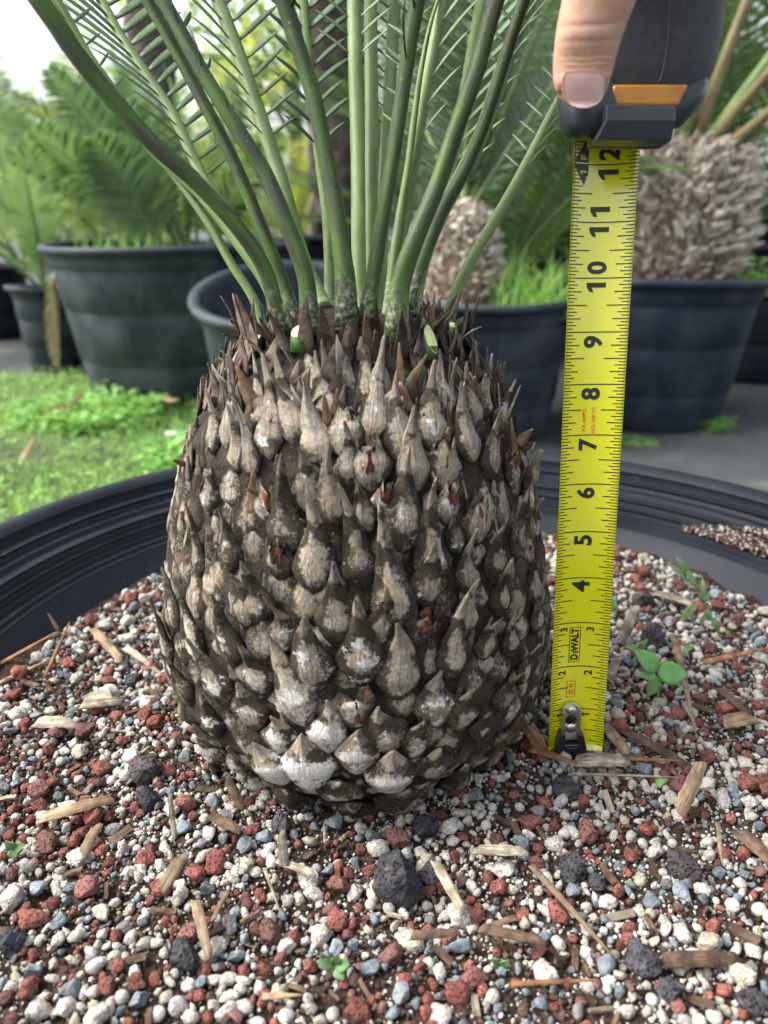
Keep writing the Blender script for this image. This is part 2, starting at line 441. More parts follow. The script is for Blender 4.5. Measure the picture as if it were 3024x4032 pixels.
tag(obj('lawn', V, F, M['lawnsoil']), kind='structure')

# ------------------------------------------------------------------ the large pot and its soil
POTC = (0.034, 0.405)
def pot_profile():
    pr = []
    zt = SOIL + 0.064
    # inside wall from the soil up: plain slope, then stepped ridges, then the rolled lip
    for r, dz in ((0.262, -0.02), (0.276, 0.000), (0.2925, 0.0165), (0.2935, 0.0190), (0.2965, 0.0195), (0.2972, 0.0222), (0.3010, 0.0228), (0.3018, 0.0262), (0.3058, 0.0266), (0.3068, 0.0300), (0.3058, 0.0322),
                  (0.3110, 0.0330), (0.3122, 0.0368), (0.3112, 0.0392), (0.3185, 0.0402), (0.3200, 0.0440), (0.3262, 0.0446), (0.3275, 0.0476), (0.3262, 0.0502),
                  (0.3345, 0.0512), (0.3360, 0.0560), (0.3352, 0.0585), (0.3385, 0.0620), (0.3420, 0.0637), (0.3480, 0.0640), (0.3515, 0.0625), (0.3530, 0.0590), (0.3525, 0.0480), (0.3480, 0.0440), (0.338, 0.040), (0.330, 0.0)):
        pr.append((r, SOIL + dz))
    pr += [(0.316, 0.12), (0.300, 0.01), (0.29, 0.002)]
    return pr
V, F = lathe(pot_profile(), 160, POTC)
for v in V:   # slightly out of round, the way a thin tub warps
    a = math.atan2(v.y - POTC[1], v.x - POTC[0])
    k = 1 + 0.004 * math.sin(2 * a + 0.6) + 0.002 * math.sin(5 * a)
    v.x = POTC[0] + (v.x - POTC[0]) * k; v.y = POTC[1] + (v.y - POTC[1]) * k
    v.z += 0.0015 * math.sin(3 * a + 1)
pot = obj('plant_pot', V, F, M['pot_main'])
pot.data.set_sharp_from_angle(angle=R(38))
tag(pot, 'wide black plastic tub with ribbed rim, filled with gravel around the swollen stem', 'plant pot')

def soil_h(x, y):
    d = noise.noise(Vector((x * 14, y * 14, 3.1))) * 0.006 + noise.noise(Vector((x * 45, y * 45, 7.7))) * 0.0035
    r = math.hypot(x - POTC[0], y - POTC[1])
    d += 0.008 * max(0, (r - 0.22) / 0.05) * (0.5 if r < 0.3 else 0)
    return SOIL + d - 0.002
V, F = [], []
N = 150
idx = {}
for j in range(N + 1):
    for i in range(N + 1):
        x = POTC[0] - 0.285 + 0.57 * i / N; y = POTC[1] - 0.285 + 0.57 * j / N
        if math.hypot(x - POTC[0], y - POTC[1]) < 0.284:
            idx[i, j] = len(V); V.append((x, y, soil_h(x, y) + 0.0012 * noise.noise(Vector((x * 300, y * 300, 0)))))
for (i, j) in idx:
    q = [(i, j), (i + 1, j), (i + 1, j + 1), (i, j + 1)]
    if all(k in idx for k in q): F.append(tuple(idx[k] for k in q))
tag(obj('potting_soil', V, F, M['humus']), kind='structure')
# ------------------------------------------------------------------ the cycad: swollen stem
AX = (-0.0155, 0.393)                 # stem axis
rows = [(1310, 1040, 1790), (1400, 925, 1860), (1459, 857, 1968), (1640, 775, 2096), (1823, 711, 2128), (2005, 656, 2150), (2187, 629, 2166),
        (2370, 611, 2170), (2552, 629, 2166), (2734, 665, 2146), (2880, 722, 2092), (2990, 800, 2030)]
prof = []
for py, xl, xr in rows:
    p = on_y((xl + xr) / 2, py, AX[1]); zc = depth_of(p)
    prof.append((p.z, zc * math.sin(math.atan((xr - xl) / 2 / FPX)) - 0.0042))
prof = prof[::-1]
prof = [(SOIL - 0.02, 0.070), (SOIL + 0.002, 0.083)] + [q for q in prof if q[0] > SOIL + 0.010]
CROWN_Z = prof[-1][0]
prof += [(CROWN_Z + 0.008, prof[-1][1] * 0.7), (CROWN_Z + 0.013, 0.004)]
PZ = [q[0] for q in prof]; PR = [q[1] for q in prof]
def stem_r(z): return float(np.interp(z, PZ, PR))
def on_stem(px, py, off=0.0):
    r = ray(px, py); t = 0.22
    best = (1e9, t)
    while t < 0.5:
        p = CAM + r * t
        f = math.hypot(p.x - AX[0], p.y - AX[1]) - stem_r(p.z) - off
        if f < best[0]: best = (f, t)
        if f <= 0: return p
        t += 0.0006
    return CAM + r * best[1]
def stem_normal(p):
    h = Vector((p.x - AX[0], p.y - AX[1], 0)).normalized()
    dr = (stem_r(p.z + 0.004) - stem_r(p.z - 0.004)) / 0.008
    return (h - Vector((0, 0, dr))).normalized()

CYC = (AX[0], AX[1], SOIL)
cyc = empty('cycad', CYC)
tag(cyc, 'cycad with swollen scaly stem and green leaf stalks, growing in the big tub', 'cycad')
V, F = lathe([(r, z) for z, r in [(z, stem_r(z)) for z in np.linspace(PZ[0], PZ[-1], 90)]], 120, AX)
for v in V:
    n_ = stem_normal(v)
    v += n_ * (0.0025 * noise.noise(v * 70) + 0.0018 * noise.noise(v * 190))
obj('stem', V, F, M['core'], cyc, CYC)

def leaf_base(B, T, W, seed, broken=False, thick=0.62, lift=0.006, slim=0.85):
    """teardrop scale: B bulge point on the stem, T tip point"""
    n = stem_normal(B)
    if lift > 0.008: T = B + (T - B) * 1.20
    up = (T - B); Lt = up.length; upn = up.normalized()
    upn = (upn - n * upn.dot(n)).normalized()
    rt = upn.cross(n).normalized()
    lift *= 0.30 + 0.70 * max(0.0, -n.y)                 # tips hug the stem more at its sides
    rs = random.Random(seed)
    NI, NJ = 17, 16
    low = 0.66 * W
    V, F, U, MI = [], [], [], []
    bend = rs.uniform(-0.12, 0.12) * W
    for i in range(NI):
        t = i / (NI - 1)
        if broken: t *= 0.60
        d = -low + t * (low + Lt)                       # distance from the bulge along the scale
        if d < 0:
            q = min(1.0, -d / low); a = 0.45 * math.sqrt(max(0, 1 - q ** 2.0)) + 0.55 * (1 - q ** 1.3); b = 0.55 * math.sqrt(max(0, 1 - q ** 2)) + 0.45 * (1 - q)
        else:
            q = min(1.0, d / Lt)
            a = 0.095 + 0.905 * (1 - q) ** 1.75 * (1 + 0.45 * q)
            b = 0.30 + 0.70 * (1 - q) ** 1.35
            b = min(b, 1.0) * (1 - 0.6 * q)
        if i == 0: a = b = 0.05
        if i == NI - 1 and not broken: a, b = 0.035, 0.10
        a *= W / 2; b *= W / 2 * thick
        if d < 0: ctr = B + upn * d - n * (0.0010 * (d / low) ** 2 + 0.0010)
        else:
            q = d / Lt
            base = B.lerp(T, q)
            ctr = base + n * (lift * q ** 1.6 - 0.001 * (1 - q)) + rt * (bend * math.sin(q * math.pi))
            ctr -= n * 0.0
        for j in range(NJ):
            th = 2 * math.pi * j / NJ
            x, y = math.cos(th), math.sin(th)
            bb = b * (1.0 if y > 0 else 0.45)
            keel = 0.0
            if y > 0 and d > 0: keel = 0.42 * math.exp(-(x / 0.30) ** 2) * min(1, d / Lt * 2.5)
            p = ctr + rt * (a * x) + n * (bb * (abs(y) ** 0.85) * (1 if y > 0 else -1) * (1 + keel))
            w = noise.noise(Vector((x * 2.2 + seed * 3.1, d * 160, y * 2.2))) * 0.00045 + noise.noise(Vector((x * 7 + seed, d * 90, y * 7))) * 0.00035
            w += 0.0011 * noise.noise(Vector((x * 4.2 + seed * 1.7, y * 2.5, d * 22))) * min(1, 0.25 + max(0, d / Lt) * 1.6) * (1 - 0.5 * max(0, d / Lt))
            w += 0.0012 * noise.noise(Vector((seed * 5.3, d * 110, x * 1.3))) * 0.6
            p += (rt * x + n * y).normalized() * w
            if broken and i == NI - 1: p += upn * (rs.uniform(-0.35, 0.30) * W)
            V.append(p); U.append((x if y > 0 else math.copysign(1, x), max(0, (d + low) / (low + Lt))))
    for i in range(NI - 1):
        for j in range(NJ):
            k = (j + 1) % NJ
            F.append((i * NJ + j, i * NJ + k, (i + 1) * NJ + k, (i + 1) * NJ + j)); MI.append(0)
    if broken:                                            # torn hollow inside
        o0 = (NI - 1) * NJ
        cen = sum((V[o0 + j] for j in range(NJ)), Vector()) / NJ
        for ring, (sh, dp) in enumerate(((0.86, 0.02), (0.70, 0.35), (0.4, 0.45))):
            for j in range(NJ):
                p = V[o0 + j]
                V.append(cen + (p - cen) * sh - upn * (dp * W + rs.uniform(0, 0.15) * W * (ring > 0)))
                U.append((0.5, 0.5))
        for ring in range(3):
            a0 = o0 if ring == 0 else NI * NJ + (ring - 1) * NJ
            b0 = NI * NJ + ring * NJ
            for j in range(NJ):
                k = (j + 1) % NJ
                F.append((a0 + j, a0 + k, b0 + k, b0 + j)); MI.append(1 if ring else 0)
        F.append(tuple(NI * NJ + 2 * NJ + j for j in range(NJ))); MI.append(1)
    else:
        F.append(tuple((NI - 1) * NJ + j for j in range(NJ))); MI.append(0)
    F.append(tuple(range(NJ - 1, -1, -1))); MI.append(0)
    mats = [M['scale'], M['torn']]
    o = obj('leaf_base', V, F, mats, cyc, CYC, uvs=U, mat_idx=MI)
    return o

# scales seen in the photograph: bulge x, y, tip x, y, width (pixels), kind
up = [(305, 590, 345, 415, 95, 'g'), (455, 620, 470, 370, 105, 'g'), (555, 575, 515, 345, 105, 'g'), (650, 640, 622, 455, 115, 'g'), (412, 545, 430, 335, 66, 'g'),
      (762, 600, 755, 440, 130, 'gb'), (868, 570, 900, 300, 105, 'g'), (985, 625, 948, 430, 130, 'g'), (1098, 580, 1080, 385, 118, 'g'), (1240, 640, 1182, 465, 105, 'g'),
      (1265, 520, 1205, 380, 92, 'g'), (1155, 480, 1105, 335, 80, 'g'), (862, 720, 855, 560, 135, 'b'), (1150, 730, 1160, 570, 125, 'b'), (765, 745, 762, 600, 92, 'd'),
      (1030, 745, 1005, 545, 118, 'g'), (985, 965, 985, 715, 150, 'd'), (525, 985, 542, 735, 135, 'd'), (612, 830, 605, 690, 115, 'g'), (455, 890, 430, 740, 118, 'bd'),
      (705, 900, 708, 690, 112, 'g'), (632, 1130, 628, 870, 142, 'm'), (812, 1130, 745, 850, 115, 'm'), (830, 930, 800, 805, 92, 'm'), (915, 870, 930, 760, 78, 'bw'),
      (1160, 890, 1175, 740, 95, 'bw'), (1275, 960, 1285, 760, 118, 'b'), (1105, 1110, 1085, 830, 130, 'm'), (955, 1275, 888, 940, 150, 'd'), (1195, 1030, 1150, 930, 80, 'd'),
      (1243, 1170, 1232, 1005, 92, 'm'), (1350, 1130, 1345, 970, 92, 'd'), (305, 1080, 315, 930, 95, 'd'), (180, 1110, 190, 920, 80, 'd'), (1335, 720, 1322, 555, 92, 'd'),
      (225, 850, 240, 690, 95, 'b'), (330, 700, 345, 540, 80, 'g'), (385, 720, 372, 515, 75, 'g'), (1420, 760, 1400, 610, 80, 'b'), (500, 1100, 490, 960, 110, 'bd'),
      (240, 620, 262, 490, 80, 'g'), (1370, 560, 1385, 440, 70, 'm'), (1480, 880, 1460, 690, 80, 'm'), (1440, 1050, 1435, 850, 85, 'd'), (690, 500, 660, 350, 90, 'm'), (955, 480, 970, 360, 85, 'gb'),
      (850, 440, 835, 270, 80, 'm'), (1310, 500, 1300, 345, 75, 'm'), (650, 430, 615, 225, 90, 'm')]
lo = [(728, 235, 724, 30, 150, 'd'), (412, 165, 400, 20, 130, 'd'), (370, 195, 364, 70, 110, 'm'), (820, 385, 806, 160, 160, 'd'), (898, 255, 908, 115, 108, 'm'),
      (632, 415, 622, 222, 150, 'm'), (965, 450, 947, 260, 152, 'g'), (310, 345, 295, 155, 112, 'd'), (168, 345, 146, 110, 85, 'w1'), (258, 490, 204, 325, 120, 'm'),
      (422, 465, 390, 330, 122, 'd'), (565, 555, 463, 275, 150, 'g1'), (515, 285, 500, 180, 120, 'd1'), (1180, 395, 1196, 160, 115, 'm'), (1228, 240, 1236, 90, 100, 'g'),
      (1312, 335, 1322, 230, 92, 'm'), (1412, 335, 1396, 195, 82, 'm'), (1515, 245, 1500, 90, 80, 'm'), (1060, 245, 1085, 150, 125, 'bd'), (1082, 90, 1082, -50, 130, 'm'),
      (792, 560, 775, 440, 150, 'bd'), (1110, 565, 1122, 425, 150, 'm1'), (1222, 600, 1252, 495, 122, 'm'), (1382, 540, 1402, 440, 92, 'd'), (686, 680, 696, 535, 135, 'W'),
      (612, 795, 600, 690, 185, 'W'), (470, 800, 428, 725, 155, 'W'), (338, 810, 310, 720, 100, 'w'), (500, 690, 482, 600, 132, 'w'), (390, 590, 358, 475, 122, 'm'),
      (235, 640, 214, 515, 100, 'd1'), (808, 755, 810, 650, 145, 'w'), (915, 670, 890, 575, 155, 'd'), (942, 840, 940, 735, 172, 'w1'), (1035, 700, 1050, 640, 125, 'd1'),
      (1112, 800, 1120, 735, 130, 'd'), (1180, 880, 1222, 785, 135, 'd'), (1322, 770, 1376, 668, 130, 'd'), (570, 945, 545, 890, 175, 'd1'), (735, 895, 742, 850, 155, 'd1'),
      (812, 985, 800, 935, 190, 'd'), (980, 930, 1005, 880, 180, 'd'), (235, 750, 178, 630, 125, 'w'), (1425, 680, 1440, 590, 110, 'dm'), (130, 520, 100, 380, 90, 'd'), (285, 880, 240, 800, 120, 'w1'),
      (1460, 440, 1470, 340, 85, 'm'), (1295, 660, 1310, 590, 90, 'd'), (1370, 160, 1360, 20, 95, 'd'), (90, 230, 95, 60, 80, 'm'), (60, 360, 50, 200, 75, 'd')]
placed = []
sid = 0
for (bx, by, tx, ty, w, k) in [(a + 600, b + 1100, c + 600, d + 1100, e, f) for a, b, c, d, e, f in up] + [(a + 600, b + 2200, c + 600, d + 2200, e, f) for a, b, c, d, e, f in lo]:
    sid += 1
    B = on_stem(bx, by, 0.003); T = on_stem(tx, ty, 0.006)
    W = w / FPX * depth_of(B) * 1.30
    if (T - B).length < 0.72 * W: T = B + (T - B).normalized() * (0.72 * W)
    o = leaf_base(B, T, W, sid, broken='b' in k, thick=0.64, lift=0.0105 if by < 2750 else 0.0045)
    o['dirt_shade'] = (0.66 if 'd' in k else 0.34 if 'm' in k else 0.0) + random.uniform(-0.15, 0.15) + (0.12 if by > 2200 and 'g' not in k else 0)
    o['white'] = 0.62 if 'W' in k else 0.45 if 'w' in k else 0.34 if '1' in k else 0.30 if by > 2550 and bx < 1550 else 0.16
    o['moss'] = 0.9 if 'dm' in k else 0.25 if bx > 1750 and by > 2750 else 0.0
    placed.append(B)
# the rest of the stem follows the spiral; the smallest ones, deep between the others, are joined
GA = math.pi * (3 - math.sqrt(5))
z0, z1 = SOIL + 0.006, SOIL + 0.164
areas = np.cumsum([stem_r(z) for z in np.linspace(z0, z1, 200)]); areas /= areas[-1]
def fill(NS, gap, W0, sink, budget, sd, lf):
    made = []
    for i in range(NS):
        z = float(np.interp((i + 0.5) / NS, areas, np.linspace(z0, z1, 200)))
        a = i * GA + sd
        r = stem_r(z) + 0.001 - sink
        B = Vector((AX[0] + r * math.cos(a), AX[1] + r * math.sin(a), z + random.uniform(-0.003, 0.003)))
        n = stem_normal(B)
        if n.y > 0.55: continue                                # far side, wholly hidden
        if any((B - q).length < gap for q in placed): continue
        fz = (z - z0) / (z1 - z0)
        W = W0 * random.uniform(0.85, 1.15)
        Lt = (0.015 + 0.020 * fz) * random.uniform(0.8, 1.2)
        tz = z + Lt
        tr = stem_r(tz) + 0.003 - sink
        a2 = a + random.uniform(-0.06, 0.06)
        T = Vector((AX[0] + tr * math.cos(a2), AX[1] + tr * math.sin(a2), tz))
        o = leaf_base(B, T, W, 1000 + i, broken=random.random() < 0.10, thick=0.60, lift=lf * min(1, 0.25 + 2 * fz))
        o['dirt_shade'] = random.uniform(0.55, 1.1); o['white'] = 0.08 if fz > 0.3 else random.uniform(0.0, 0.35); o['moss'] = 0.1 if fz < 0.3 else 0.0  # extra darkness paints in the shade of the gaps between scales
        placed.append(B); made.append(o)
    return made
fill(560, 0.0136, 0.0200, 0.0028, 0, 0.0, 0.005)
small = fill(1100, 0.0106, 0.0200, 0.0042, 0, 0.4, 0.003)
n_lb = sum(1 for o in bpy.data.objects if o.name.startswith('leaf_base'))
print('leaf bases', n_lb, 'small', len(small))
if n_lb > 300:
    jn = small[:n_lb - 300] if n_lb - 300 < len(small) else small
    bmj = bmesh.new()
    for o in jn: bmj.from_mesh(o.data)
    mj = bpy.data.meshes.new('leaf_bases'); bmj.to_mesh(mj); bmj.free(); mj.materials.append(M['scale']); mj.materials.append(M['torn'])
    oj = link(bpy.data.objects.new('leaf_bases', mj), cyc, CYC); tag(oj, kind='stuff'); oj['dirt_shade'] = 0.85; oj['white'] = 0.08; oj['moss'] = 0.0  # joined scales keep the painted gap shade
    for o in jn: bpy.data.objects.remove(o)

# dry strips, papery scales and dark fibres between the leaf bases and round the neck
def strip(name, P, dirv, nrm, L, W, curl, mat, twist=0.3, thick=0.0006, n=9, parent=None, root=CYC, taper=1.0, jag=False):
    """thin curved dry strip with real thickness"""
    d = dirv.normalized(); nn = (nrm - d * nrm.dot(d)).normalized()
    V, F, U = [], [], []
    p = Vector(P); rs = random.Random(int(P[0] * 1e6) ^ int(P[2] * 1e6))
    for i in range(n):
        t = i / (n - 1)
        side = d.cross(nn).normalized()
        w = W / 2 * ((1 - taper * t ** 1.4) + 0.06) * (0.75 + 0.25 * min(1, t * 4)) * rs.uniform(0.86, 1.1)
        if jag and i == n - 1: w *= rs.uniform(0.5, 1)
        cup = nn * (w * 0.35)
        V += [p - side * w + cup, p + nn * 0.0, p + side * w + cup, p + side * w + cup - nn * thick, p - nn * thick, p - side * w + cup - nn * thick]
        if taper < 0.5 and i in (0, n - 1):
            for q_ in range(-6, 0): V[q_] += d * (rs.uniform(-0.9, 0.9) * W * 0.5 if q_ in (-6, -5, -4) else 0)
            for q_, o_ in ((-3, -4), (-2, -5), (-1, -6)): V[q_] = V[o_] - nn * thick
        U += [(x_, L * t) for x_ in (0, 0.5, 1, 1, 0.5, 0)]
        p = p + d * (L / (n - 1))
        q = Quaternion(side, curl / (n - 1)); d = q @ d; nn = q @ nn
        nn = Quaternion(d, twist / (n - 1)) @ nn
    for i in range(n - 1):
        for j in range(6):
            k = (j + 1) % 6
            F.append((i * 6 + j, i * 6 + k, (i + 1) * 6 + k, (i + 1) * 6 + j))
    F.append(tuple(range(5, -1, -1))); F.append(tuple((n - 1) * 6 + j for j in range(6)))
    return obj(name, V, F, mat, parent, root, uvs=U)
def cyl(az, z, off=0.0):
    r = stem_r(z) + off
    return Vector((AX[0] + r * math.sin(az), AX[1] - r * math.cos(az), z))        # az 0 faces the camera
NECK0, NECK1 = CROWN_Z - 0.040, CROWN_Z + 0.010
for i in range(210):    # broad dark scale leaves pressed to the neck
    az = random.uniform(-1.9, 1.9); z = random.uniform(NECK0, NECK1 - 0.006)
    P = cyl(az, z, 0.0005); n = stem_normal(P)
    hz = Vector((P.x - AX[0], P.y - AX[1], 0)).normalized()
    d = Vector((0, 0, 1)) - hz * random.uniform(0.10, 0.45) + Vector((random.uniform(-0.2, 0.2), 0, 0))
    strip('scale_leaf', P, d, n, random.uniform(0.011, 0.020), random.uniform(0.004, 0.010), random.uniform(-0.4, 0.5), random.choice([M['fibre'], M['fibre'], M['fibre'], M['bark'], M['grey_fibre']]), parent=cyc)
for i in range(34):
    az = random.uniform(-1.7, 1.7); rr_ = random.uniform(0.030, 0.056)
    P = Vector((AX[0] + rr_ * math.sin(az), AX[1] - rr_ * math.cos(az), CROWN_Z - 0.004)); n = Vector((math.sin(az), -math.cos(az), 0.1))
    strip('scale_leaf', P, Vector((0.25 * math.sin(az) + random.uniform(-.12, .12), -0.12, 1)), n, random.uniform(0.016, 0.028), random.uniform(0.006, 0.011), random.uniform(-0.4, 0.8), random.choice([M['fibre'], M['fibre'], M['bark']]), parent=cyc)
for i in range(16):     # pale curled tips hanging off the neck
    az = random.uniform(-1.6, 1.6); z = random.uniform(CROWN_Z - 0.03, CROWN_Z - 0.006)
    P = cyl(az, z, 0.002); n = stem_normal(P)
    d = Vector((0, 0, 0.6)) + n * random.uniform(0.2, 0.8) + Vector((random.uniform(-0.7, 0.7), 0, 0))
    strip('dry_strip', P, d, n, random.uniform(0.010, 0.019), random.uniform(0.0022, 0.004), random.uniform(-2.4, 2.0), M['grey_fibre'], twist=random.uniform(-2, 2), parent=cyc)
def px_strip(name, a, b, wpx, mat, curl=0.0, off=0.006, taper=0.9, twist=0.2):
    A = on_stem(a[0], a[1], off * 0.5); Bp = at_depth(b[0], b[1], depth_of(A) - off)
    n = stem_normal(A); L = (Bp - A).length
    return strip(name, A, Bp - A - n * (curl * L * 0.3), -ray(a[0], a[1]).normalized(), L * (1 + 0.04 * curl * curl), wpx / FPX * depth_of(A), curl, mat, twist, parent=cyc, taper=taper)
for a, b, w, m, c in [((1595, 1540), (1680, 1395), 42, 'straw', 0.1), ((1578, 1530), (1572, 1350), 40, 'paper', 0.0), ((1205, 1570), (1220, 1445), 26, 'straw', 0.0), ((1000, 1600), (925, 1445), 62, 'paper', 0.3),
                      ((1290, 1680), (1275, 1545), 40, 'paper', 0.0), ((1310, 1650), (1330, 1530), 36, 'straw', 0.1), ((1165, 1520), (1180, 1480), 24, 'paper', 0.2), ((1615, 1620), (1590, 1520), 38, 'paper', 0.1),
                      ((1055, 1960), (965, 1930), 34, 'paper', 0.6), ((1000, 2020), (985, 1850), 66, 'paper', 0.4), ((1080, 2000), (1090, 1910), 50, 'grey_straw', 0.3), ((1100, 1860), (1085, 1790), 40, 'straw', 0.5),
                      ((860, 1590), (815, 1560), 50, 'paper', 0.6), ((800, 1840), (800, 1700), 20, 'straw', 0.0), ((1850, 1560), (1875, 1480), 46, 'paper', 0.2), ((1900, 1560), (1920, 1470), 40, 'grey_straw', 0.3),
                      ((2035, 1750), (2110, 1690), 46, 'straw', 0.6), ((2050, 1770), (2125, 1740), 36, 'paper', 0.9), ((2080, 1900), (2140, 1770), 60, 'grey_straw', 0.2), ((2030, 1800), (2030, 1640), 26, 'paper', 0.4),
                      ((1990, 1660), (2045, 1515), 14, 'grey_straw', -0.2), ((965, 1410), (1150, 1370), 22, 'grey_straw', 0.1), ((950, 1395), (1180, 1390), 14, 'straw', 0.0), ((1240, 1310), (1355, 1285), 26, 'grey_fibre', 0.2),
                      ((1465, 1230), (1400, 1145), 20, 'grey_fibre', -0.9), ((1490, 1290), (1425, 1170), 22, 'fibre', 0.4), ((1110, 1250), (1095, 1120), 24, 'grey_fibre', 0.2), ((960, 1330), (875, 1310), 30, 'fibre', 0.3),
                      ((960, 1290), (890, 1240), 26, 'grey_fibre', 1.0), ((925, 1420), (965, 1330), 24, 'grey_fibre', 0.0), ((900, 1440), (870, 1420), 14, 'fibre', -1.6), ((1830, 1360), (1880, 1335), 36, 'fibre', 1.2),
                      ((1760, 1740), (1768, 1685), 26, 'paper', 0.1), ((1210, 2060), (1185, 2045), 16, 'straw', 0), ((905, 2110), (910, 2000), 16, 'grey_straw', 0), ((800, 2150), (870, 2155), 22, 'grey_straw', 0.2),
                      ((1035, 1700), (1075, 1640), 22, 'paper', 0.0), ((730, 1830), (672, 1810), 28, 'paper', 0.5), ((2110, 2010), (2120, 1890), 24, 'paper', 0.3), ((1465, 1720), (1480, 1695), 18, 'straw', 0.3),
                      ((2095, 1990), (2150, 1960), 30, 'grey_straw', 0.4), ((1765, 1410), (1830, 1470), 20, 'fibre', 0.3)]:
    px_strip('papery_scale' if m in ('paper', 'straw') else 'dry_strip', a, b, w, M[m], c)

# ------------------------------------------------------------------ leaf stalks with their leaflets
def leaflet_mesh(name, mat, fold=0.25, width=0.11):
    V, F = [], []
    n = 7
    for i in range(n):
        t = i / (n - 1)
        w = width / 2 * (math.sin(math.pi * min(1, (t * 0.82 + 0.14))) ** 0.8) if i < n - 1 else 0.002
        if i == 0: w = width * 0.22
        z = 0.05 * math.sin(t * 2.4)
        V += [(t, -w, z + fold * w), (t, 0, z), (t, w, z + fold * w), (t, 0, z - 0.012 * (1 - 0.6 * t))]
    for i in range(n - 1):
        a, b = i * 4, i * 4 + 4
        F += [(a, a + 1, b + 1, b), (a + 1, a + 2, b + 2, b + 1), (a + 2, a + 3, b + 3, b + 2), (a + 3, a, b, b + 3)]
    F += [(0, 3, 2, 1), (n * 4 - 4, n * 4 - 3, n * 4 - 2, n * 4 - 1)]
    return mesh_from(name, V, F, mat)
LM = {'leaflet': leaflet_mesh('leaflet_a', M['leaflet']), 'leaflet_dark': leaflet_mesh('leaflet_b', M['leaflet_dark']), 'leaflet_dead': leaflet_mesh('leaflet_c', M['leaflet_dead'])}
DS = 3024 / 1659.0
n_leaflet = 0
def frond(pts, zc0, zc1, w0, w1, mat, lmat=None, lt0=0.5, llen=(0.012, 0.05), sp=0.012, sides=(-1, 1), ext=0.35, deep=0.85, spread=0.9, flip=1, zmid=None, wmid=None, lw=1.0, name='frond'):
    global n_leaflet
    ws = [q * 1.20 for q in [w0] + ([wmid] if wmid else []) + [w1]]
    zs = [zc0] + ([zmid] if zmid else []) + [zc1]
    (x0, y0), (x1, y1) = pts[0], pts[1]; dl = math.hypot(x1 - x0, y1 - y0) or 1
    pts = [(x0 + (x0 - x1) / dl * 26, y0 + (y0 - y1) / dl * 26)] + list(pts)   # the foot is hidden among the scale leaves
    n = len(pts)
    cps = [at_depth(x * DS, y * DS, lerp_list(zs, i / (n - 1))) for i, (x, y) in enumerate(pts)]
    # the part above the picture arches outwards
    t = (cps[-1] - cps[-2]).normalized()
    h = Vector((cps[-1].x - AX[0], cps[-1].y - AX[1], 0))
    h = h.normalized() if h.length > 0.02 else Vector((0, 1, 0))
    p = cps[-1].copy(); k = 4
    for i in range(k):
        t = (t + (h * 0.10 - Vector((0, 0, 0.05))) * (i + 0.5) * 0.6).normalized()
        p = p + t * (ext / k); cps.append(p.copy())
    NP = 12 * (len(cps) - 1)
    path = catmull(cps, NP)
    split = 12 * (n - 1)
    zmean = lambda q: depth_of(q)
    ra, rb, ref = [], [], []
    wend = lerp_list(ws, 1) * DS / FPX * zmean(path[split]) / 2
    for i, q in enumerate(path):
        if i <= split: a = lerp_list(ws, i / split) * DS / FPX * zmean(q) / 2
        else: a = wend * (1 - 0.75 * (i - split) / (NP - split))
        ra.append(a); rb.append(a * deep)
        tt = (path[min(i + 1, NP)] - path[max(i - 1, 0)]).normalized()
        nv = Vector((AX[0], AX[1], q.z + 0.12)) - q
        nv = (nv - tt * nv.dot(tt)).normalized(); ref.append(nv)
    V, F, U = tube(path, ra, rb, 12, ref)
    o = obj(name, V, F, M[mat], cyc, CYC, uvs=U)
    if not lmat: return o
    s = 0; nxt = None; acc = [0]
    for i in range(1, NP + 1): acc.append(acc[-1] + (path[i] - path[i - 1]).length)
    total = acc[-1]; s = lt0 * acc[split]
    offV, offF = [], []
    base = LM[lmat]
    k = 0
    while s < total - 0.005:
        i = int(np.searchsorted(acc, s)) - 1; i = max(0, min(i, NP - 1))
        f = (s - acc[i]) / max(1e-9, acc[i + 1] - acc[i])
        q = path[i].lerp(path[i + 1], f); tt = (path[i + 1] - path[i]).normalized(); nv = ref[i]
        side = tt.cross(nv).normalized()
        g_ = min(1, (s - lt0 * acc[split]) / 0.16)
        L = llen[0] + (llen[1] - llen[0]) * g_
        for sd in sides:
            L2 = L * random.uniform(0.88, 1.1)
            jit = random.uniform(-0.08, 0.08)
            d = (side * (sd * spread) + tt * (0.62 + jit) + nv * (0.25 * flip)).normalized()
            x = d; y = (tt - d * tt.dot(d)).normalized(); z = x.cross(y)
            if z.dot(nv) < 0: y = -y; z = -z
            st = q + side * (sd * ra[i] * 0.82) + nv * (rb[i] * 0.35)
            Mx = Matrix(((x.x * L2, y.x * L2 * lw, z.x * L2 * lw, st.x), (x.y * L2, y.y * L2 * lw, z.y * L2 * lw, st.y), (x.z * L2, y.z * L2 * lw, z.z * L2 * lw, st.z), (0, 0, 0, 1)))
            mid = st + d * (L2 * 0.5)
            if (in_frame(mid) or in_frame(st) ):
                lo_ = bpy.data.objects.new('leaflet', base if not (lmat == 'leaflet' and random.random() < 0.006) else LM['leaflet_dead'])
                COL.objects.link(lo_); lo_.parent = o; lo_.matrix_parent_inverse = Matrix.Identity(4)
                lo_.matrix_basis = Mx; n_leaflet += 1
            else:
                b0 = len(offV)
                offV += [Mx @ v.co for v in base.vertices]; offF += [tuple(b0 + j for j in pl.vertices) for pl in base.polygons]
        s += sp * (1 + 0.0 * k); k += 1
    if offV:
        lo_ = obj('leaflets', offV, offF, M[lmat], None); lo_.parent = o; lo_.matrix_parent_inverse = Matrix.Identity(4); tag(lo_, kind='stuff')
    return o

